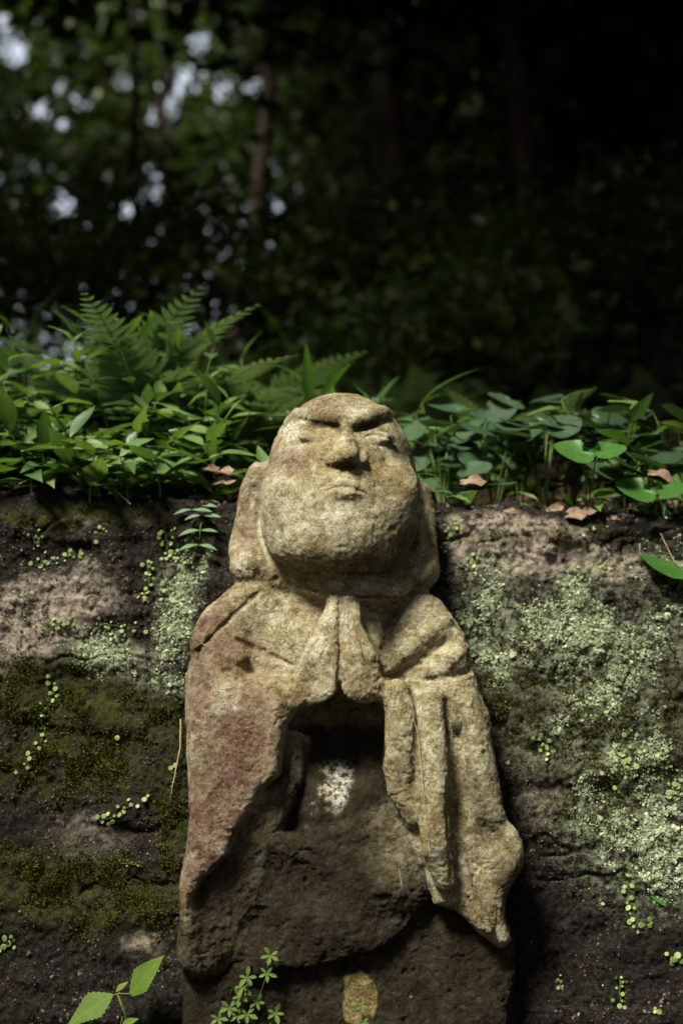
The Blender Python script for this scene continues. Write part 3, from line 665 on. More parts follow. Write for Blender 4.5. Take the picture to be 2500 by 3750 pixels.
for L in np.unique(flab):                     # stray islands go to the part around them
    fi = np.nonzero(flab == L)[0]; fs = SQ[fi]; comp = np.arange(len(SV))
    while True:
        old = comp.copy(); mn = comp[fs].min(1)
        for c in range(4): np.minimum.at(comp, fs[:, c], mn)
        comp = comp[comp]
        if (comp == old).all(): break
    fc = comp[fs[:, 0]]; u, cnt = np.unique(fc, return_counts=True)
    for cid in u[np.argsort(cnt)[:-1]]:
        mine = fi[fc == cid]; vs = np.zeros(len(SV), bool); vs[SQ[mine]] = True
        nb = flab[vs[SQ].any(1)]; nb = nb[nb != L]
        if len(nb): flab[mine] = np.bincount(nb).argmax()
heads = {}
parts_of_head = (EARL, EARR)
order = [HEAD, NECK, ROBE, SLL, SLR, HANDL, HANDR, LAP, SKIRT, EARL, EARR]
for L in order:
    fq_ = SQ[flab == L]
    if not len(fq_): continue
    u, inv = np.unique(fq_, return_inverse=True); fq_ = inv.reshape(-1, 4)
    me = mesh_of(names[L], SW[u], fq_, M['stone'])
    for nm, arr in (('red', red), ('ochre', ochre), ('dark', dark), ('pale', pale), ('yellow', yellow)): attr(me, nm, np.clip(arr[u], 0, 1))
    me.normals_split_custom_set_from_vertices([tuple(v) for v in SNw[u]])
    o = put(names[L], me, heads[HEAD] if L in parts_of_head else sroot)
    heads[L] = o
    if L in plab: o['label'] = plab[L]
# low rock step that carries the statue
sv = []; bm_n = 14
cx, cy = base_w.x, base_w.y
ztop = float(SW[:, 2].min()) + 0.03
rs = np.random.default_rng(3); rings = []
for zz, sc in ((0, 1.12), (0.15, 1.08), (ztop*0.55, 1.03), (ztop-0.03, 1.0), (ztop, 0.93)):
    for k in range(bm_n):
        a = 2*math.pi*k/bm_n; ca, sa = math.cos(a), math.sin(a)
        rx = 0.34*sc*(1+rs.uniform(-.05, .05)); ry = 0.22*sc*(1+rs.uniform(-.05, .05))
        sv.append((cx+rx*np.sign(ca)*abs(ca)**0.6, cy+0.03+ry*np.sign(sa)*abs(sa)**0.6, zz))
ff = [[r*bm_n+k, r*bm_n+(k+1) % bm_n, (r+1)*bm_n+(k+1) % bm_n, (r+1)*bm_n+k] for r in range(4) for k in range(bm_n)] + [list(range(4*bm_n, 5*bm_n))]
rme = mesh_of('rock_step', sv, ff, M['rock'], False)
tag(put('rock_step', rme), 'rough dark rock step carrying the statue', kind='structure')
# ------------------------------------------------------------------ plants
rnd = random.Random(11)
def leaf_mesh(name, L, W, mat, n=7, peak=0.4, fold=0.25, droop=0.3, serr=0.0, tip=1.6, cols=2, notch=0.0, wave=0.0):
    """blade along +X, face +Z; folded at the midrib, drooping towards the tip"""
    V, Fc = [], []
    for i in range(n+1):
        t = i/n
        w = (t/peak)**0.75 if t < peak else max(0.0, 1-((t-peak)/(1-peak))**tip)
        w = max(w, 0.02)*W/2
        if serr and 0 < i < n: w *= 1+serr*(1 if i % 2 else -1)
        x = L*t; z = -droop*L*t*t
        for c in range(-cols, cols+1):
            u = c/cols
            xo = -serr*0.35*L/n*abs(u)*2 if serr and i % 2 else 0
            xb = -notch*L*abs(u)*max(0, 1-t*2.2)
            V.append((x+xo+xb, u*w, z+abs(u)*w*fold+wave*W*math.sin(t*9+u*2)*abs(u)))
    m_ = 2*cols+1
    for i in range(n):
        for c in range(m_-1): Fc.append([i*m_+c, (i+1)*m_+c, (i+1)*m_+c+1, i*m_+c+1])
    return mesh_of(name, V, Fc, mat)
def round_mesh(name, R, mat, n=16, notch=0.55, wav=0.06, cup=0.2):
    """kidney or heart shaped blade; stalk joins at the origin"""
    V = [(0, 0, 0)]; Fc = []
    for ring in (0.5, 1.0):
        for k in range(n+1):
            a = -math.pi+2*math.pi*k/n; c = abs(a)/math.pi
            r = R*ring*(1-notch*max(0, (c-0.80)/0.20)) * (1+wav*math.sin(a*7))
            V.append((R*0.35*ring*ring+r*math.cos(a), r*math.sin(a)*1.05, cup*R*ring*ring*(0.6+0.4*math.cos(2*a))))
    o = n+1
    for k in range(n):
        Fc.append([0, 1+k, 2+k]); Fc.append([1+k, 1+o+k, 2+o+k, 2+k])
    return mesh_of(name, V, Fc, mat)
def tube_mesh(name, pts, r0, r1, mat, sides=6):
    pts = [Vector(p) for p in pts]; V, Fc = [], []
    for i, p in enumerate(pts):
        d = (pts[min(i+1, len(pts)-1)]-pts[max(i-1, 0)]).normalized()
        a = d.orthogonal().normalized(); b = d.cross(a); r = r0+(r1-r0)*i/(len(pts)-1)
        for k in range(sides): V.append(p+(a*math.cos(2*math.pi*k/sides)+b*math.sin(2*math.pi*k/sides))*r)
    for i in range(len(pts)-1):
        for k in range(sides): Fc.append([i*sides+k, i*sides+(k+1) % sides, (i+1)*sides+(k+1) % sides, (i+1)*sides+k])
    Fc.append(list(range((len(pts)-1)*sides, len(pts)*sides)))
    return mesh_of(name, V, Fc, mat)
def orient(dirv, up=Vector((0, 0, 1)), roll=0.0):
    x = Vector(dirv).normalized(); z = Vector(up)-x*x.dot(Vector(up))
    if z.length < 1e-3: z = x.orthogonal()
    z.normalize(); y = z.cross(x)
    return Matrix((x, y, z)).transposed() @ Matrix.Rotation(roll, 3, 'X')
def set_leaf(me, name, parent, loc, dirv, up, s=1.0, roll=0.0):
    o = bpy.data.objects.new(name, me); COL.objects.link(o); o.parent = parent
    o.matrix_local = Matrix.Translation(loc) @ orient(dirv, up, roll).to_4x4() @ Matrix.Diagonal((s, s, s, 1))
    return o
def sph(az, el): return Vector((math.cos(el)*math.cos(az), math.cos(el)*math.sin(az), math.sin(el)))

HERB = [leaf_mesh('herb_leaf', 0.060, 0.021, M['herb'], 7, 0.36, 0.22, d, 0.0, 1.5, 2, 0, w) for d, w in ((0.15, 0.03), (0.30, 0.05), (0.45, 0.04), (0.05, 0.04))]
BLADE = [leaf_mesh('long_leaf', 0.115, 0.019, M['blade'], 9, 0.3, 0.25, d, 0, 1.7) for d in (0.15, 0.35, 0.6)]
def herb(loc, h, nl, lean, leaves=HERB, ls=1.0, name='leafy_herb'):
    t = empty(name, loc); top = Vector((lean[0], lean[1], h))
    pts = [Vector((0, 0, -0.01))]+[Vector((top.x*u*u, top.y*u*u, h*u)) for u in (0.25, 0.5, 0.75, 1.0)]
    put('stem', tube_mesh('stem', pts, 0.0016, 0.0008, M['stem'], 5), t)
    a0 = rnd.uniform(0, 6.28)
    for i in range(nl):
        u = 0.22+0.78*i/(nl-1); p = Vector((top.x*u*u, top.y*u*u, h*u))
        az = a0+i*2.4+rnd.uniform(-.4, .4); el = rnd.uniform(-0.15, 0.55)+0.5*(u > 0.93)
        s = ls*rnd.uniform(0.75, 1.35)*(0.75+0.5*math.sin(math.pi*min(u, 0.9)))
        set_leaf(rnd.choice(leaves), 'leaf', t, p, sph(az, el), (0, -0.25, 1), s, rnd.uniform(-.5, .5))
    return t
# dense bank of herbs on the left
for i in range(92):
    x = -0.10-0.62*rnd.random()**0.85; y = 2.03+0.40*rnd.random()**1.2
    if x > -0.17 and y < 2.2: continue
    h = (0.10+0.15*rnd.random())*(0.65+0.65*min(1, (y-2.0)/0.30))
    front_ = y < 2.13
    t = herb(Vector((x, y, fz(x, y))), h*(0.8 if front_ else 1.0), rnd.randint(10, 15), (rnd.uniform(-.07, .07), rnd.uniform(-.09, .03)))
    tag(t, 'green lance-leaved herb in the thick bank left of the statue head', 'herb', 'herbs banked on the rock left of the head')
for i in range(16):                        # a few of the same kind among the round leaves
    x = 0.14+0.42*(i+rnd.random())/16; y = rnd.uniform(2.10, 2.42)
    t = herb(Vector((x, y, fz(x, y))), rnd.uniform(0.09, 0.20), rnd.randint(9, 13), (rnd.uniform(-.06, .06), rnd.uniform(-.08, .02)), HERB, 0.95)
    tag(t, 'lance-leaved herb growing among the round leaves right of the head', 'herb', 'herbs among the round leaves')
for i in range(12):
    x = 0.13+0.40*(i+rnd.random())/12; y = rnd.uniform(2.0, 2.05)
    t = herb(Vector((x, y, fz(x, max(y, 2.04))-0.03)), rnd.uniform(0.03, 0.07), rnd.randint(5, 8), (rnd.uniform(-.04, .04), -rnd.uniform(0.02, 0.06)), HERB, 0.6)
    tag(t, 'small low herb at the right rock lip', 'herb', 'small herbs at the right lip')
# front sprigs that lean out over the lip
for px, py, d, h in ((330, 1800, -510, 0.06), (120, 1770, -525, 0.08), (470, 1790, -530, 0.05), (590, 1790, -540, 0.06)):
    p = at(px, py, d); p.z = min(p.z, fz(p.x, max(p.y, 2.04)))
    t = herb(p, h, 7, (rnd.uniform(-.03, .03), -0.05), HERB, 1.25)
    tag(t, {330: 'low herb sprig with broad leaves leaning over the lip, above the mossy left rock', 120: 'low herb sprig leaning over the rock lip nearest the left edge', 470: 'low herb sprig on the rock lip, third from the left edge', 590: 'low herb sprig on the lip nearest the left ear'}[px], 'herb')
for i in range(20):
    x = -0.60+0.47*(i+rnd.random())/20; y = rnd.uniform(2.0, 2.05)
    t = herb(Vector((x, y, fz(x, max(y, 2.04))-0.02)), rnd.uniform(0.05, 0.11), rnd.randint(7, 10), (rnd.uniform(-.05, .05), -rnd.uniform(0.03, 0.09)), HERB, 1.05)
    tag(t, 'low herb leaning out along the left rock lip', 'herb', 'low herbs leaning over the left lip')
LORD = {11: 'first', 10: 'second', 0: 'third', 1: 'fourth', 8: 'fifth', 2: 'sixth', 3: 'seventh', 4: 'eighth', 9: 'ninth', 5: 'tenth', 6: 'eleventh', 7: 'last'}
# long-leaved plants fanning out behind the head
for i, (px, y, h, n) in enumerate(((930, 2.20, 0.15, 8), (1040, 2.34, 0.22, 9), (1130, 2.26, 0.19, 9), (1215, 2.42, 0.25, 9), (1300, 2.30, 0.20, 9), (1420, 2.26, 0.19, 9), (1510, 2.36, 0.21, 9), (1580, 2.24, 0.15, 8), (1090, 2.5, 0.26, 9), (1380, 2.5, 0.24, 9), (820, 2.40, 0.24, 9), (680, 2.5, 0.27, 8))):
    x = (px-1250)*y/math.cos(PITCH)/F
    t = herb(Vector((x, y, fz(x, y))), h*0.78, n+2, (rnd.uniform(-.05, .05), rnd.uniform(-.05, .02)), BLADE, 0.95, 'long_leaved_plant')
    tag(t, 'bright green long-leaved plant behind the statue head, %s from the left' % LORD[i], 'plant', 'long-leaved plants behind the head')

# ferns
def frond_mesh(name, L, arch, mat, pairs=24, wid=0.30, seed=0):
    r_ = random.Random(seed); V, Fc = [], []
    def P(t): return Vector((L*(t-0.12*arch*t*t), 0, L*arch*(0.55*t-0.85*t*t)))
    n = 14
    for i in range(n+1):                       # midrib
        p = P(i/n); w = 0.0022*(1-0.8*i/n)
        V += [p+Vector((0, -w, 0)), p+Vector((0, w, 0)), p+Vector((0, 0, -w*1.5))]
    for i in range(n):
        for k in range(3): Fc.append([3*i+k, 3*i+(k+1) % 3, 3*i+3+(k+1) % 3, 3*i+3+k])
    for i in range(pairs):
        t = 0.14+0.85*i/(pairs-1); s = (t-0.14)/0.86
        ln = L*wid*(0.45+0.55*min(1, s*5))*(1-s)**0.8+0.004
        p = P(t); tg = (P(min(1, t+.02))-P(t-.02)).normalized()
        for sd_ in (-1, 1):
            a = math.radians(62-18*s)+r_.uniform(-.08, .08)
            d = tg*math.cos(a)+Vector((0, sd_*math.sin(a), 0)); nrm = tg.cross(Vector((0, 1, 0)))*-1
            dz = r_.uniform(-.25, .05); w = ln*0.10+0.0022; b = len(V); side = (tg-d*tg.dot(d)).normalized()
            for j, (u, wu) in enumerate(((0, 0.7), (0.3, 1.0), (0.65, 0.75), (1, 0.06))):
                c = p+d*ln*u+Vector((0, 0, ln*(dz*u*u)))
                V += [c+side*w*wu, c+Vector((0, 0, -w*0.25*wu)), c-side*w*wu]
            for j in range(3):
                Fc += [[b+3*j, b+3*j+3, b+3*j+4, b+3*j+1], [b+3*j+1, b+3*j+4, b+3*j+5, b+3*j+2]]
    return mesh_of(name, V, Fc, mat)
FROND = [frond_mesh('frond', 0.40, a, M['fern'], 24, w, i) for i, (a, w) in enumerate(((0.9, 0.26), (1.15, 0.28), (0.7, 0.24), (1.4, 0.27)))]
def fern(loc, n, s, azs, label, el=0.55):
    t = empty('fern', loc)
    for i in range(n):
        az = azs[0]+(azs[1]-azs[0])*(i+0.5)/n+rnd.uniform(-.2, .2)
        o = set_leaf(FROND[i % 4], 'frond', t, Vector((0, 0, 0)), sph(az, el*rnd.uniform(0.7, 1.3)), (0, 0, 1), s*rnd.uniform(0.8, 1.15), rnd.uniform(-.3, .3))
    return tag(t, label, 'fern')
def fern_at(px, y, n, s, azs, label, el=0.55):
    x = (px-1250)*y/math.cos(PITCH)/F
    return fern(Vector((x, y, fz(x, y))), n, s, azs, label, el)
fern_at(420, 2.36, 10, 1.0, (-3.6, 1.2), 'large pale fern arching over the herb bank on the left', 0.95)
fern_at(610, 2.34, 8, 1.05, (-3.0, 0.5), 'pale fern with a broad drooping frond left of the statue head', 0.9)
fern_at(840, 2.70, 7, 1.1, (-2.6, 0.6), 'fern with high curled fronds behind the left of the head', 0.85)
fern_at(60, 2.75, 6, 0.8, (-2.6, 1.0), 'fern at the left edge behind the herbs', 0.8)
fern_at(1230, 3.1, 7, 0.75, (-3.4, 0.4), 'dim fern straight behind the top of the head', 0.7)
fern_at(1480, 2.9, 6, 0.65, (-3.0, 0.3), 'dim fern behind the right side of the head', 0.6)
fern_at(1640, 2.75, 5, 0.55, (-2.8, 0.5), 'small fern right of the head with level fronds', 0.5)
fern_at(1830, 2.48, 6, 0.70, (-2.2, 0.9), 'yellowish fern arching above the round leaves', 0.9)
fern_at(1900, 3.4, 5, 0.85, (-0.5, 0.6), 'dark fern whose long frond arches to the right in the shade', 0.8)
fern_at(2330, 2.85, 6, 0.6, (-3.2, 0.6), 'dark fern near the right edge above the round leaves', 0.6)
fern_at(1080, 3.9, 6, 0.8, (-3.2, 0.4), 'fern in deep shade left of the centre trunk', 0.9)
fern_at(480, 3.9, 6, 0.8, (-3.2, 0.4), 'fern in deep shade far behind the herb bank', 0.9)

for k in range(18):
    px_ = 60+2400*(k+0.5)/18; y_ = 3.7+2.4*rnd.random()
    fern_at(px_, y_, 6, rnd.uniform(0.6, 0.95), (-3.4, 0.5), 'dim fern on the dark slope behind the ledge, %s from the left' % ['first', 'second', 'third', 'fourth', 'fifth', 'sixth', 'seventh', 'eighth', 'ninth', 'tenth', 'eleventh', 'twelfth', 'thirteenth', 'fourteenth', 'fifteenth', 'sixteenth', 'seventeenth', 'last'][k], 0.85)['group'] = 'ferns on the dark slope'
# round-leaved plants on the right
ROUND = [round_mesh('round_leaf', 0.029, M['round'], 18, 0.45, wv, cp) for wv, cp in ((0.03, 0.25), (0.05, 0.1), (0.04, -0.15))]
HEART = [round_mesh('heart_leaf', 0.030, M['bright'], 18, 0.6, 0.01, 0.3)]
def rounds(loc, n, h, spread, meshes, s, label, group=None, cat='plant', name='round_leaved_plant', face=(0.05, -0.55, 0.8)):
    t = empty(name, loc)
    for i in range(n):
        az = rnd.uniform(0, 6.28); rr = spread*math.sqrt(rnd.random()); hh = h*rnd.uniform(0.55, 1.0)
        tip = Vector((rr*math.cos(az), rr*math.sin(az)*0.7-0.01, hh)); mid = tip*0.5+Vector((0, 0, hh*0.12))
        put('stalk', tube_mesh('stalk', [(0, 0, -0.005), mid, tip], 0.0013, 0.0010, M['stem'], 5), t)
        d = Vector((math.cos(az), math.sin(az)-0.5, rnd.uniform(-.35, .1)))
        set_leaf(rnd.choice(meshes), 'leaf', t, tip, d, Vector(face)+Vector((rnd.uniform(-.4, .4), rnd.uniform(-.3, .3), 0)), s*rnd.uniform(0.75, 1.2))
    return tag(t, label, cat, group)
for px, y, n, h, lb in ((1620, 2.14, 8, 0.15, 'nearest the head'), (1720, 2.20, 8, 0.19, 'second from the head'), (1810, 2.12, 8, 0.14, 'third from the head'), (1900, 2.24, 8, 0.19, 'fourth from the head'), (1990, 2.13, 8, 0.15, 'fifth from the head'), (2090, 2.22, 8, 0.18, 'sixth from the head'), (2190, 2.16, 8, 0.17, 'behind the bright heart leaf'), (2290, 2.22, 7, 0.19, 'fourth from the right edge'), (2400, 2.18, 7, 0.16, 'second from the right edge'), (2500, 2.24, 7, 0.17, 'cut by the right edge'), (1680, 2.08, 6, 0.07, 'lowest one, by the ear'), (2340, 2.10, 6, 0.11, 'lowest one, third from the right edge')):
    x = (px-1250)*y/math.cos(PITCH)/F
    rounds(Vector((x, y, fz(x, y))), n, h, 0.05, ROUND, 1.0, 'dark glossy round-leaved plant on the right ledge, '+lb, 'round-leaved plants on the right ledge')
for px, py, d, lab, s in ((2160, 1655, -560, 'bright green heart-shaped leaf standing above the dead leaves at right', 1.0), (2385, 1795, -540, 'bright green heart-shaped leaf between grass blades near the right edge', 1.0), (2470, 2060, -455, 'bright heart-shaped leaf hanging over the rock at the right edge', 1.25), (2480, 3270, -100, 'dark small leaf plant at the right edge beside the lower lichen', 0.7)):
    p = at(px, py, d); t = empty('heart_leaved_plant', p-Vector((0, -0.02, 0.05)))
    for k in range(2 if s < 1.2 else 1):
        tip = Vector((0.014*(2*k-1)*(s < 1.2), -0.02-0.01*k, 0.05))
        put('stalk', tube_mesh('stalk', [(0.004*k, 0.02, -0.01), tip*0.5+Vector((0, 0, 0.01)), tip], 0.0012, 0.0009, M['stem'], 5), t)
        set_leaf(HEART[0], 'leaf', t, tip, (-0.9+1.8*k, -0.4, -0.25), (0.1, -0.62, 0.75), s*(1.0-0.15*k))
    tag(t, lab, 'plant')
# grass
GRASS = [leaf_mesh('blade', 0.20, 0.006, M['blade'], 9, 0.2, 0.3, d, 0, 1.3, 1) for d in (0.1, 0.35, 0.7)]
def grass(loc, n, s, label, spread=0.02, az=(0, 6.28), group=None):
    t = empty('grass_clump', loc)
    for i in range(n):
        o = set_leaf(rnd.choice(GRASS), 'blade', t, Vector((rnd.uniform(-1, 1)*spread, rnd.uniform(-1, 1)*spread, -0.005)), sph(rnd.uniform(*az), rnd.uniform(0.7, 1.4)), (0, -0.3, 1), s*rnd.uniform(0.6, 1.2))
    return tag(t, label, 'grass', group)
def grass_at(px, y, n, s, label, **kw):
    x = (px-1250)*y/math.cos(PITCH)/F
    return grass(Vector((x, y, fz(x, y))), n, s, label, **kw)
grass_at(2440, 2.06, 10, 0.75, 'green grass tuft at the right edge of the ledge')
grass_at(2250, 2.30, 8, 0.8, 'grass tuft between the round leaves at right')
grass_at(330, 2.30, 10, 1.2, 'tall bright grass blades rising from the left herb bank')
grass_at(170, 2.45, 9, 1.3, 'tall grass blades at the left above the herbs')
grass_at(1170, 2.6, 8, 1.0, 'grass tuft just behind the crown of the head')
for (px, y), lb in zip(((60, 4.2), (250, 4.6), (340, 5.2), (430, 4.3), (560, 4.8), (700, 4.4), (860, 5.0), (1010, 4.4)), ('first', 'second', 'third', 'fourth', 'fifth', 'sixth', 'seventh', 'eighth')):
    grass_at(px, y, 26, 2.4, 'tall dark grass clump on the shaded slope, %s from the left' % lb, spread=0.25, group='tall grass on the shaded slope')
# hanging leafy sprigs beside the left ear
LEAFLET = [leaf_mesh('leaflet', 0.026, 0.011, M['fern'], 5, 0.45, 0.2, d) for d in (0.1, 0.3)]
for (x0, y0), (x1, y1), n, lab in (((760, 1770), (705, 1865), 8, 'pinnate leaf sprig hanging at the lip beside the left ear'), ((745, 1880), (725, 2000), 6, 'small leaf sprig hanging on dark rock under the lip beside the left ear')):
    a_, _ = wall_at(x0, max(y0, 1800), 12); b_, _ = wall_at(x1, y1, 26)
    A_ = Vector(world_of(a_)); B_ = Vector(world_of(b_)); t = empty('hanging_sprig', A_); dv = B_-A_
    put('stem', tube_mesh('stem', [(0, 0.01, 0.0), dv*0.5+Vector((0, -0.008, 0)), dv], 0.001, 0.0007, M['stem'], 5), t)
    for i in range(n):
        u = 0.15+0.85*(i//2)/((n-1)//2+0.001); sd_ = 1 if i % 2 else -1
        set_leaf(rnd.choice(LEAFLET), 'leaflet', t, dv*u+Vector((0, -0.006, 0)), (sd_, -0.35, -0.05), (0, -0.5, 0.8), rnd.uniform(0.9, 1.2))
    tag(t, lab, 'sprig')
# bead ferns creeping on the rock: round fleshy leaves on a thin runner
def bead_mesh(mat):
    V = [(0, 0, 0.0)]; Fc = []
    for ring, z in ((0.6, 0.03), (0.95, 0.07), (1.0, -0.04)):
        for k in range(10):
            a = 2*math.pi*k/10; V.append((ring*math.cos(a), ring*math.sin(a)*0.92, z))
    for k in range(10):
        k2 = (k+1) % 10; Fc.append([0, 1+k, 1+k2])
        for r in range(2): Fc.append([1+10*r+k, 11+10*r+k, 11+10*r+k2, 1+10*r+k2])
    return mesh_of('bead_leaf', V, Fc, mat)
BEAD = bead_mesh(M['bead']); BEADY = bead_mesh(M['beady'])
def bead_fern(path, n, r, label, spread=14, me=BEAD):
    pts = [np.array(p, float) for p in path]
    t = None; prev = []
    seg = [np.linalg.norm(b-a) for a, b in zip(pts, pts[1:])] or [1]
    tot = sum(seg)
    for i in range(n):
        u = tot*(i+0.5)/n; j = 0
        while j < len(seg)-1 and u > seg[j]: u -= seg[j]; j += 1
        c = pts[j]+(pts[min(j+1, len(pts)-1)]-pts[j])*(u/seg[j])
        off = np.array([rnd.gauss(0, 1), rnd.gauss(0, 1)])*spread*0.6
        nr = pts[min(j+1, len(pts)-1)]-pts[j]; nl = np.linalg.norm(nr)
        if nl > 1: off += np.array([-nr[1], nr[0]])/nl*(spread*0.75*(1 if i % 2 else -1))
        w0, nrm = wall_at(c[0], c[1], 3); w1, n1 = wall_at(c[0]+off[0], c[1]+off[1], 7)
        if t is None: t = empty('bead_fern', Vector(world_of(w0))); O = t.location.copy()
        prev.append(Vector(world_of(w0))-O)
        nw = Vector(np.array(n1) @ Rm) + Vector((rnd.uniform(-.7, .7), -0.55+rnd.uniform(-.5, .5), 0.35+rnd.uniform(-.4, .4))); nw.normalize()
        rr = r*UN*rnd.uniform(0.5, 1.15)*0.80
        set_leaf(me, 'leaf', t, Vector(world_of(w1))-O, nw.orthogonal(), nw, rr, 0)
    if len(prev) > 2: put('runner', tube_mesh('runner', prev[::2] if len(prev) > 6 else prev, 0.0007, 0.0005, M['stem'], 4), t)
    return tag(t, label, 'fern')
for a in (
    ([(117, 1949), (130, 1990), (168, 2020)], 14, 8, 'loose bead fern cluster high on the left rock near the left edge', 16),
    ([(122, 2075), (200, 2055), (270, 2036), (320, 2020)], 18, 12, 'level string of bead fern leaves on the upper left rock', 12),
    ([(345, 1945), (390, 1962)], 5, 11, 'five bead fern leaves just below the left rock lip', 14),
    ([(602, 1929), (612, 1985), (615, 2036), (670, 2060)], 26, 11, 'dense bead fern chain closest to the statue ear at left', 18),
    ([(536, 2046), (551, 2107), (541, 2168), (515, 2205)], 18, 12, 'vertical bead fern string above the left pale lichen', 13),
    ([(168, 2306), (255, 2280)], 12, 11, 'short bead fern cluster on bare grey rock at left', 16),
    ([(326, 2321), (390, 2280), (470, 2300), (530, 2290)], 14, 11, 'bead fern leaves among the left pale lichen', 18),
    ([(168, 2459), (209, 2525), (170, 2570), (150, 2620), (165, 2680), (140, 2740), (100, 2765), (70, 2830)], 22, 12, 'long bead fern string trailing down the left moss', 13),
    ([(360, 3010), (430, 2985), (500, 2935)], 14, 14, 'tight diagonal double row of bead fern leaves low on the left rock', 13),
    ([(528, 2942), (548, 2894)], 2, 14, 'two single bead leaves above the diagonal row', 3),
    ([(643, 2794), (630, 2818), (632, 2835)], 3, 13, 'three bead leaves beside the dry stalk left of the sleeve', 3),
    ([(5, 3490), (36, 3445), (60, 3437), (40, 3470)], 7, 17, 'bead fern leaves cut by the left edge low down', 12),
    ([(430, 3160), (520, 3170)], 4, 6, 'tiny dark bead leaves low on the left rock', 6),
    ([(1640, 1905), (1650, 1940), (1665, 1955)], 12, 11, 'bead fern cluster right beside the right ear top', 18),
    ([(1617, 1998), (1630, 2005)], 5, 9, 'small bead fern cluster below the right ear top', 14),
    ([(1728, 2035), (1736, 2090)], 8, 11, 'bead fern string on tan rock right of the right ear lobe', 10),
    ([(2113, 2085), (2130, 2120)], 7, 9, 'bead leaves above the big right lichen patch', 14),
    ([(2190, 2090), (2225, 2075)], 8, 10, 'bead leaves under the dead leaves on the right lip', 12),
    ([(2140, 1945), (2170, 1965)], 5, 9, 'bead leaves on the right lip under the dead leaves', 14),
    ([(1950, 2715), (1990, 2700), (2000, 2760), (2035, 2770)], 12, 14, 'bead fern cluster in the dark gap right of the sleeve', 16),
    ([(2280, 2700), (2310, 2780), (2270, 2830), (2250, 2880)], 18, 14, 'bead fern cluster in the middle of the right lichen', 22),
    ([(2440, 2890), (2480, 2905)], 7, 15, 'bead leaves at the right edge amid lichen', 16),
    ([(2400, 2780), (2440, 2790)], 7, 13, 'bead leaves near the right edge above the pale lichen', 16),
    ([(2300, 3200), (2292, 3290), (2310, 3370), (2340, 3410), (2400, 3385)], 20, 14, 'bead fern chain hanging below the right lichen', 15),
    ([(2440, 3500), (2490, 3510), (2470, 3540)], 6, 18, 'large bead leaves at the lower right edge', 12),
    ([(2270, 3580), (2262, 3640), (2280, 3690)], 9, 12, 'dim bead fern string low on the right rock', 12),
    ([(2030, 3580), (2055, 3615)], 5, 10, 'few dim bead leaves low right beside the statue', 14),
    ([(2395, 3700), (2430, 3715)], 5, 12, 'dim bead leaves in the bottom right corner', 14),
): bead_fern(*a)
bead_fern([(428, 2699)], 1, 15, 'single yellow bead leaf on the left moss', 1, BEADY)
# seedling with toothed leaves, bottom left
TOOTH = leaf_mesh('toothed_leaf', 1.0, 0.62, M['toothed'], 26, 0.34, 0.16, 0.10, 0.055, 1.15, 3, 0.06, 0.015)
w0, _ = wall_at(470, 3720, 45); root = Vector(world_of(w0)); root = at(466, 3790, 150.0)
t = empty('toothed_seedling', root)
node = at(430, 3640, 170.0)-root
put('stem', tube_mesh('stem', [(0, 0.02, -0.03), node*0.5+Vector((0.004, 0, 0)), node], 0.0018, 0.0013, M['stem'], 6), t)
for (bx, by, bd), (tx, ty, td), s, upv in (((484, 3638, 185), (590, 3494, 200), 1.0, (-0.25, -0.75, 0.6)), ((405, 3647, 180), (240, 3752, 230), 1.02, (-0.1, -0.72, 0.65)), ((428, 3630, 170), (470, 3590, 150), 1.0, (-0.4, -0.6, 0.7)), ((440, 3765, 170), (505, 3725, 190), 1.0, (0, -0.6, 0.8))):
    a_ = at(bx, by, bd)-root; b_ = at(tx, ty, td)-root; d_ = b_-a_
    if bx != 428: put('stalk', tube_mesh('stalk', [node if by < 3700 else node*0.45, (a_+node)/2 if by < 3700 else a_*0.8+node*0.1, a_], 0.0010, 0.0008, M['stem'], 5), t)
    set_leaf(TOOTH, 'leaf', t, a_, d_, upv, d_.length*s, 0)
tag(t, 'light green seedling with two large toothed leaves at the bottom left', 'seedling')
# bedstraw sprig with whorls of small leaves, bottom centre
WH = leaf_mesh('whorl_leaf', 0.012, 0.0050, M['seed'], 5, 0.55, 0.15, 0.15, 0, 2.2)
def sfront(px, py, off=6.0):
    m_ = (np.abs(spx-px) < 9) & (np.abs(spy-py) < 9)
    if not m_.any(): return at(px, py, 100.0)
    i = np.nonzero(m_)[0]; j = i[np.argmax(SV[i, 2])]; return at(px, py, SV[j, 2]+off)
for k, (stem, whorls, lab) in enumerate((
    (((790, 3760), (860, 3700), (900, 3640), (905, 3590)), ((800, 3730), (840, 3690), (880, 3650), (890, 3615), (905, 3580), (870, 3720), (905, 3715)), 'light green bedstraw sprig with crowded whorls at the bottom centre left'),
    (((935, 3690), (960, 3620), (980, 3555), (988, 3500)), ((940, 3670), (978, 3565), (990, 3500)), 'thin bedstraw stem with two high whorls against dark stone'),
    (((985, 3760), (1005, 3715)), ((1008, 3710),), 'tiny bedstraw whorl at the bottom right of the sprig'),
    (((1310, 3740), (1320, 3690)), ((1322, 3685), (1330, 3745)), 'tiny seedling growing on the ochre lichen patch'))):
    P_ = [sfront(x, y, 8+i*4) for i, (x, y) in enumerate(stem)]; t = empty('bedstraw', P_[0]); O = P_[0]
    put('stem', tube_mesh('stem', [p-O for p in P_], 0.0008, 0.0005, M['stem'], 4), t)
    for wi, (x, y) in enumerate(whorls):
        c = sfront(x, y, 16+rnd.uniform(0, 14))-O
        for q_ in range(5):
            a = 2*math.pi*q_/5+wi
            set_leaf(WH, 'leaf', t, c, (math.cos(a), -0.35+0.3*math.sin(a), 0.75*math.sin(a)), (0, -0.7, 0.6), rnd.uniform(0.8, 1.25)*(0.7 if k == 3 else 1))
    tag(t, lab, 'sprig')
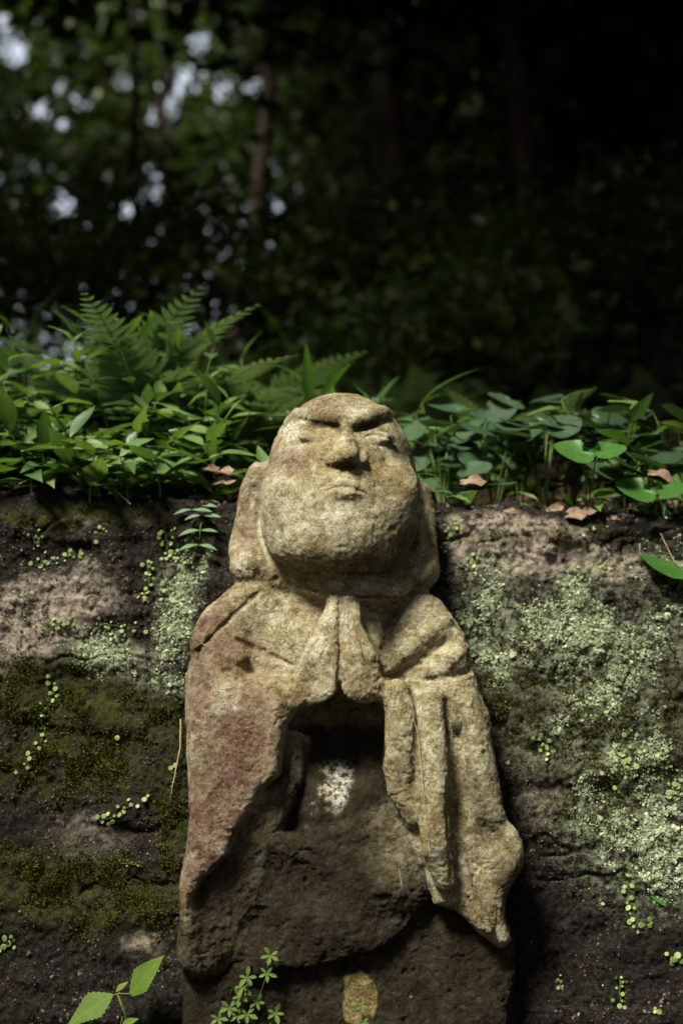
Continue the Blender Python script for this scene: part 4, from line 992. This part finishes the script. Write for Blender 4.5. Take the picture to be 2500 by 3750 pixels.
# dry stalks, needles and dead leaves
def stalk(pts, r, label, name='dry_stalk'):
    O = pts[0]; tag(put(name, tube_mesh(name, [p-O for p in pts], r, r*0.6, M['twig'], 5), None, O), label, 'stalk')
wv = lambda x, y, o=10: Vector(world_of(wall_at(x, y, o)[0]))
stalk([wv(665, 2640, 20), wv(655, 2740, 26), wv(640, 2850, 22), wv(622, 2950, 12)], 0.0012, 'thin dry stalk on the rock left of the reddish sleeve')
stalk([sfront(x, y, 3) for x, y in ((1502, 2600), (1528, 2680), (1540, 2800), (1552, 2920), (1566, 3040), (1576, 3110))], 0.0006, 'long pale dry strand lying on the right sleeve fold')
stalk([sfront(x, y, 3) for x, y in ((1135, 1520), (1110, 1570), (1060, 1640), (1040, 1670), (1024, 1712))], 0.0006, 'curved dry needle lying across the left cheek of the face')
stalk([sfront(x, y, 3) for x, y in ((1040, 2338), (1120, 2380), (1190, 2440))], 0.0004, 'thin pale strand lying on the left chest and hand')
stalk([sfront(x, y, 3) for x, y in ((1460, 3180), (1470, 3240), (1482, 3290))], 0.0005, 'short dry strand on the dark lap')
stalk([wv(2240, 3110, 16), wv(2205, 3140, 20), wv(2190, 3080, 16)], 0.0006, 'short twig caught in the right lichen')
stalk([wv(2345, 1990, 30), wv(2340, 2050, 22)], 0.0009, 'short dry stalk hanging from the right lip')
stalk([wv(2430, 1960, 30), wv(2470, 2040, 24), wv(2490, 2080, 20)], 0.0009, 'pale dry stalk hanging over the lip near the right edge')
stalk([wv(400, 1800, 60), wv(440, 1830, 50), wv(480, 1860, 34)], 0.0011, 'dry stalk sticking out over the left lip')
DEAD = [leaf_mesh('dead_leaf', 0.045, 0.030, M['dry'], 7, 0.45, 0.18, d, 0.08, 1.9, 2, 0.1, 0.13) for d in (0.12, -0.18, 0.3)]
for i, (px, py, d, s, lab) in enumerate(((2045, 1890, -500, 0.9, 'pale tan dead leaf lying on the right lip'), (2000, 1870, -520, 0.6, 'small dead leaf beside the pale tan one'), (2180, 1870, -520, 0.6, 'curled brown dead leaf on the right lip'), (2240, 1895, -505, 0.6, 'flat pale dead leaf at the right end of the lip litter'), (1900, 1880, -520, 0.5, 'brown dead leaf near the lip right of the ear'),
    (2130, 1840, -560, 0.6, 'dead leaf in the shade behind the right lip'), (1690, 1765, -560, 0.8, 'yellowed leaf lying under the round leaves right of the ear'), (740, 1720, -560, 0.6, 'pale dead leaf at the foot of the herbs left of the ear'), (860, 1760, -560, 0.7, 'brown dead leaf beside the left ear top'), (300, 1825, -560, 0.5, 'small tan dead leaf on the left lip'), (790, 1730, -560, 0.6, 'small brown dead leaf between herbs and ear'), (2380, 1730, -560, 0.8, 'reddish dead leaf behind the heart leaf near the right edge'))):
    p = at(px, py, d); o = bpy.data.objects.new('dead_leaf', DEAD[i % 3]); COL.objects.link(o)
    o.matrix_local = Matrix.Translation(p) @ orient(sph(rnd.choice((0.1, 3.0))+rnd.uniform(-.5, .5), rnd.uniform(-.15, .15)), (rnd.uniform(-.3, .3), -0.7, 0.7)).to_4x4() @ Matrix.Diagonal((s, s, s, 1))
    tag(o, lab, 'dead leaf')
# leaf litter lying on the forest floor
lit = []; n = 2600
LX = rng.uniform(-1.4, 1.6, n); LY = 2.04+3.2*rng.random(n)**1.6; LZ = floor_z(LX, LY)+0.006
Nn = rng.normal(size=(n, 3))*0.35+np.array([0, -0.1, 1]); Nn /= np.linalg.norm(Nn, axis=1, keepdims=True); A, B = frame_from(Nn); s_ = rng.uniform(0.008, 0.022, n)[:, None]
C0 = np.stack([LX, LY, LZ], 1); V = np.stack([C0-A*s_, C0-B*s_*0.5+Nn*s_*0.3, C0+A*s_, C0+B*s_*0.5+Nn*s_*0.3], 1).reshape(-1, 3); b_ = np.arange(n)*4
tag(put('leaf_litter', mesh_of('leaf_litter', V, np.stack([b_, b_+1, b_+2, b_+3], 1), M['dry'])), 'brown leaf litter scattered on the forest floor', kind='stuff')
# ------------------------------------------------------------------ the wood behind and overhead
rt = np.random.default_rng(23)
SD = np.array(sun_dir)
GAPS = []                                  # openings in the leaf roof along the sun's way: (point lit, radius)
def gap(p, r): GAPS.append((np.array(p), r))
gap(at(1200, 2250, 0), 1.15)
gap(at(2250, 2500, -250), 0.50)
gap(at(250, 2500, -250), 0.40)
gap(at(1950, 1400, -900), 0.26)
gap(at(560, 1250, -1050), 0.45)
gap(at(450, 500, -24000), 0.9)
gap(at(600, 980, -6500), 0.34)
gap(at(150, 930, -7000), 0.30)
gap(at(1250, 1060, -5200), 0.26)
gap(at(1950, 1130, -4600), 0.22)
gap(at(1650, 900, -9500), 0.18)
gap(at(2300, 1020, -6000), 0.20)
gap(at(950, 860, -10500), 0.32)
gap(at(1750, 450, -26000), 0.4)
def keep(P):
    k = np.ones(len(P), bool)
    for c, r in GAPS:
        v = P-c; t = v@SD; d = np.linalg.norm(v-t[:, None]*SD, axis=1)
        k &= ~((t > 0.4) & (d < r*(1+0.35*vnoise(P, 0.5, 3))))
    for c, r in VIEWS:                     # thin places in the far leaf wall where sky comes through
        d_ = (c-_C)/np.linalg.norm(c-_C); v = P-_C; t = v@d_; d = np.linalg.norm(v-t[:, None]*d_, axis=1)
        k &= ~((t > 4.5) & (d < r*t*(1+0.35*vnoise(P, 0.7, 8))) & (rt.random(len(P)) < 0.85))
    return k
_rv = random.Random(5)
VIEWS = [(np.array(at(x_, y_, -30000.0)), r_/F) for x_, y_, r_ in [(1725, 375, 60), (1480, 85, 25), (560, 710, 45), (740, 150, 45), (930, 300, 45)]
         + [(_rv.gauss(330, 240), _rv.gauss(380, 170), _rv.uniform(30, 62)) for _ in range(15)]]
def crown_mesh(ells, n, size, sh=0.55, clump=0.5):
    """leaves gathered in clumps through the volume of the crown"""
    vol = np.array([e[1][0]*e[1][1]*e[1][2] for e in ells]); pr = vol/vol.sum()
    nc = max(8, n//45); ci = rt.choice(len(ells), nc, p=pr)
    d = rt.normal(size=(nc, 3)); d /= np.linalg.norm(d, axis=1, keepdims=True); rad = rt.random(nc)[:, None]**0.42
    C = np.array([ells[i][0] for i in ci])+d*rad*np.array([ells[i][1] for i in ci])
    which = rt.integers(0, nc, n)
    P = C[which]+rt.normal(size=(n, 3))*clump*np.array([1, 1, 0.55])
    P = P[keep(P)]; n = len(P)
    N = rt.normal(size=(n, 3))*0.8+np.array([0, 0, 0.9]); N /= np.linalg.norm(N, axis=1, keepdims=True)
    A = np.cross(N, rt.normal(size=(n, 3))); A /= np.linalg.norm(A, axis=1, keepdims=True); B = np.cross(N, A)
    L = (size*rt.uniform(0.6, 1.3, n))[:, None]
    V = np.stack([P-A*L*0.5, P-B*L*sh*0.5-N*L*0.06+A*L*0.05, P+A*L*0.55-N*L*0.12, P+B*L*sh*0.5-N*L*0.06+A*L*0.05], 1).reshape(-1, 3)
    b = np.arange(n)*4
    me = mesh_of('crown', V, np.stack([b, b+1, b+2, b+3], 1), M['tree'])
    attr(me, 'tone', np.repeat(np.clip(rt.beta(2, 2.5, n), 0, 1), 4))
    return me
def tree(x, y, h, r, ells, n, size, label, group, lean=(0, 0), name='tree', clump=0.45, z0=None):
    z = fz(x, y) if y > 2.05 else 0.0
    if z0 is not None: z = z0
    t = empty(name, (x, y, z)); O = np.array([x, y, z])
    top = Vector((lean[0], lean[1], h)); k = 9
    wig = [Vector((rt.normal()*0.03*h/6, rt.normal()*0.03*h/6, 0)) for _ in range(k+1)]
    pts = [Vector((top.x*(i/k)**1.3, top.y*(i/k)**1.3, -0.1+(h+0.1)*i/k))+wig[i]*(i > 0) for i in range(k+1)]
    put('trunk', tube_mesh('trunk', pts, r, r*0.35, M['bark'], 9), t)
    for i, (c, rr) in enumerate(ells[:6]):
        e = Vector(np.array(c)-O); u = min(0.95, max(0.3, (e.z/h)*0.75)); b = pts[int(u*k)]
        mid = (b+e)/2+Vector((0, 0, -0.08*(e-b).length))
        put('limb', tube_mesh('limb', [b, mid, e], r*0.42, r*0.12, M['bark'], 6), t)
    me = crown_mesh([(np.array(c), np.array(rr)) for c, rr in ells], n, size, clump=clump)
    V = np.empty(len(me.vertices)*3, np.float32); me.vertices.foreach_get('co', V); me.vertices.foreach_set('co', (V.reshape(-1, 3)-O.astype(np.float32)).ravel()); me.update()
    put('crown', me, t)
    return tag(t, label, 'tree', group)
def xat(px, y): return (px-1250)*y/math.cos(PITCH)/F
ORD = ['first', 'second', 'third', 'fourth', 'fifth', 'sixth', 'seventh', 'eighth', 'ninth', 'tenth', 'eleventh', 'twelfth', 'thirteenth', 'fourteenth', 'fifteenth', 'sixteenth', 'seventeenth', 'eighteenth', 'nineteenth', 'twentieth', 'twenty-first', 'last']
GB = 'trees of the wood behind the statue'
# trunks one can make out
y = 6.0; x = xat(1990, y); z = fz(x, y); tree(x, y, 5.5, 0.055, [((x-0.3, y+0.3, z+4.6), (1.7, 1.5, 1.1)), ((x+0.6, y+0.5, z+3.8), (1.2, 1.0, 0.8))], 6000, 0.10, 'slim dark tree with a bent trunk right of centre', None, (-0.55, 0.1))
y = 8.0; x = xat(2215, y); z = fz(x, y); tree(x, y, 7.0, 0.10, [((x, y, z+5.2), (2.0, 1.8, 1.6)), ((x+0.8, y, z+3.6), (1.2, 1.2, 0.9))], 8000, 0.11, 'straight black trunked tree near the right edge', None, (0.1, 0))
y = 7.0; x = xat(2330, y); z = fz(x, y); tree(x, y, 5.5, 0.07, [((x+1.0, y, z+4.4), (1.6, 1.6, 1.3)), ((x+1.4, y+0.3, z+3.2), (1.2, 1.2, 0.9))], 7000, 0.10, 'brown trunked tree leaning to the right at the right edge', None, (1.0, 0.1))
y = 9.0; x = xat(1500, y); z = fz(x, y); tree(x, y, 7.0, 0.08, [((x, y, z+5.4), (2.0, 1.8, 1.5)), ((x-0.7, y-0.2, z+3.9), (1.2, 1.2, 0.9))], 8000, 0.11, 'faint slim tree just right of the picture centre', None, (-0.35, 0.1))
y = 10.0; x = xat(1400, y); z = fz(x, y); tree(x, y, 7.0, 0.11, [((x-0.2, y, z+5.6), (2.0, 1.8, 1.6))], 7000, 0.11, 'reddish trunked tree far behind the top of the head', None, (0.2, 0.1))
y = 9.5; x = xat(920, y); z = fz(x, y); tree(x, y, 6.5, 0.07, [((x, y, z+5.0), (1.8, 1.8, 1.3)), ((x-0.6, y, z+3.6), (1.1, 1.0, 0.8))], 6500, 0.11, 'slim tree left of centre behind the high fern', None, (0.25, 0.1))
y = 8.5; x = xat(470, y); z = fz(x, y); tree(x, y, 6.5, 0.03, [((x+0.3, y, z+4.4), (1.2, 1.4, 0.9))], 2600, 0.10, 'thin tree in front of the bright gap at upper left', None, (-0.3, 0.1))
# the mass of the wood
spots = [(-4.6, 11.5), (-3.4, 14.0), (-1.6, 13.5), (0.4, 12.0), (2.2, 11.0), (3.8, 12.5), (4.6, 9.5), (1.2, 15.0), (3.0, 15.5), (-5.5, 17.0), (-0.4, 17.5), (5.5, 15.5), (-3.0, 18.5), (2.4, 8.8), (0.9, 20.0), (2.6, 19.0), (4.4, 18.5), (-0.8, 21.5), (3.4, 22.5), (1.6, 24.0)]
for i, (x, y) in enumerate(spots):
    z = fz(x, y); h = rt.uniform(6.5, 9.0); E = []
    hi = 0.8 if x < -2.0 else 1.0                      # the wood is lower and looser at upper left, where the sky comes through
    for k in range(5):
        zz = z+h*hi*(0.22+0.8*(k+rt.random())/5); E.append(((x+rt.uniform(-1.2, 1.2), y+rt.uniform(-1.2, 1.2), zz), (rt.uniform(1.3, 1.9), rt.uniform(1.2, 1.8), rt.uniform(0.9, 1.4))))
    for k in range(2): E.append(((x+rt.uniform(-.8, .8), y-1.1, z+h*rt.uniform(0.15, 0.5)), (1.2, 0.8, 0.9)))
    tree(x, y, h*(0.75 if x < -2 else 1), rt.uniform(0.04, 0.07)*(0.6 if x < -1.7 else 1), E, 16000 if x > -1.7 else 13000, 0.13, 'dark leafy tree in the wood, %s from the left' % ORD[sorted(spots).index((x, y))], GB, (rt.uniform(-1.2, 1.2), 0))
for (x, y), lb in zip(((-6.0, 8.0), (-7.5, 11.5), (-9.0, 8.5), (-8.0, 15.5), (-5.2, 5.6), (6.6, 8.6), (7.6, 12.5), (-11.0, 12.5)), ('nearest', 'second', 'third', 'fourth', 'lowest', 'fifth', 'sixth', 'farthest')):
    z = fz(x, y); h = rt.uniform(6.0, 8.5); E = [((x+rt.uniform(-1.3, 1.3), y+rt.uniform(-1.3, 1.3), z+h*(0.12+0.85*(k+rt.random())/6)), (1.7, 1.6, 1.1)) for k in range(6)]
    tree(x, y, h, 0.09, E, 9000, 0.16, 'leafy tree flanking the wood beyond the picture edge, '+lb, 'flanking trees', (rt.uniform(-.6, .6), 0))
# shrubs of the undergrowth
SHR = sorted(((100, 5.6, 0.8, 0.8), (520, 6.4, 0.9, 0.9), (900, 6.0, 0.8, 0.7), (1250, 6.6, 0.9, 0.8), (1600, 6.2, 0.8, 0.9), (1800, 5.2, 0.6, 0.6), (2100, 5.6, 0.7, 0.8), (2450, 5.2, 0.8, 0.9), (300, 8.0, 1.0, 1.3), (760, 8.2, 1.0, 1.2), (1150, 8.6, 1.1, 1.4), (1750, 8.0, 1.0, 1.3), (1420, 4.6, 0.5, 0.45)))
for i, (px, y, w, h) in enumerate(SHR):
    x = xat(px, y); z = fz(x, y)
    t = tree(x, y, h, 0.015, [((x+rt.uniform(-.2, .2), y, z+h*0.55), (w*0.6, w*0.6, h*0.5)), ((x+rt.uniform(-.4, .4), y, z+h*0.8), (w*0.5, w*0.5, h*0.35))], 1500, 0.07, 'dark leafy shrub behind the ferns, %s from the left' % ORD[i], 'shrubs of the undergrowth', name='shrub', clump=0.14)
    t['category'] = 'shrub'
# trees whose boughs roof the place over the statue and the viewer
for i, (x, y, cx, cy, cz, rr) in enumerate(((-4.5, 3.4, -2.4, 3.2, 6.2, 2.6), (4.6, 3.0, 2.6, 3.2, 5.8, 2.6), (3.8, 6.5, 1.2, 6.0, 5.6, 2.6), (-4.2, 7.0, -1.6, 6.4, 5.9, 2.6), (-5.2, -0.5, -3.4, -0.6, 6.4, 2.6), (4.2, -2.2, 1.8, -0.6, 6.8, 2.8), (-2.8, -4.2, -1.6, -2.8, 6.6, 2.8), (5.4, 1.0, 4.0, 0.6, 6.0, 2.4), (1.5, -5.0, 1.0, -4.0, 6.6, 2.6))):
    E = [((cx+rt.uniform(-1.2, 1.2), cy+rt.uniform(-1.2, 1.2), cz+rt.uniform(-.6, 1.2)), (rr*0.8, rr*0.8, 0.9)) for _ in range(5)]
    tree(x, y, cz+0.6, 0.16, E, 13000, 0.17, 'overhanging tree roofing the statue with leaves, its trunk outside the picture', 'overhanging trees', ((cx-x)*0.4, (cy-y)*0.4), clump=0.5)
for i, (x, y) in enumerate(((-8.0, 2.0), (-8.5, -2.5), (-7.0, -6.0), (-3.5, -8.0), (0.5, -8.8), (4.5, -7.6), (7.5, -4.0), (8.2, 0.5), (8.0, 5.0), (-8.0, 6.5))):  # unseen trees added to hold back sky light from the viewer's side
    E = [((x+rt.uniform(-1.6, 1.6), y+rt.uniform(-1.6, 1.6), 1.6+1.5*k+rt.uniform(-.4, .4)), (2.2, 2.2, 1.2)) for k in range(5)]
    tree(x, y, 8.5, 0.18, E, 6500, 0.30, 'unseen leafy tree added round the clearing to cut sky light', 'unseen trees added to cut sky light', (0, 0), clump=0.6, z0=0.0 if y < 2.1 else None)
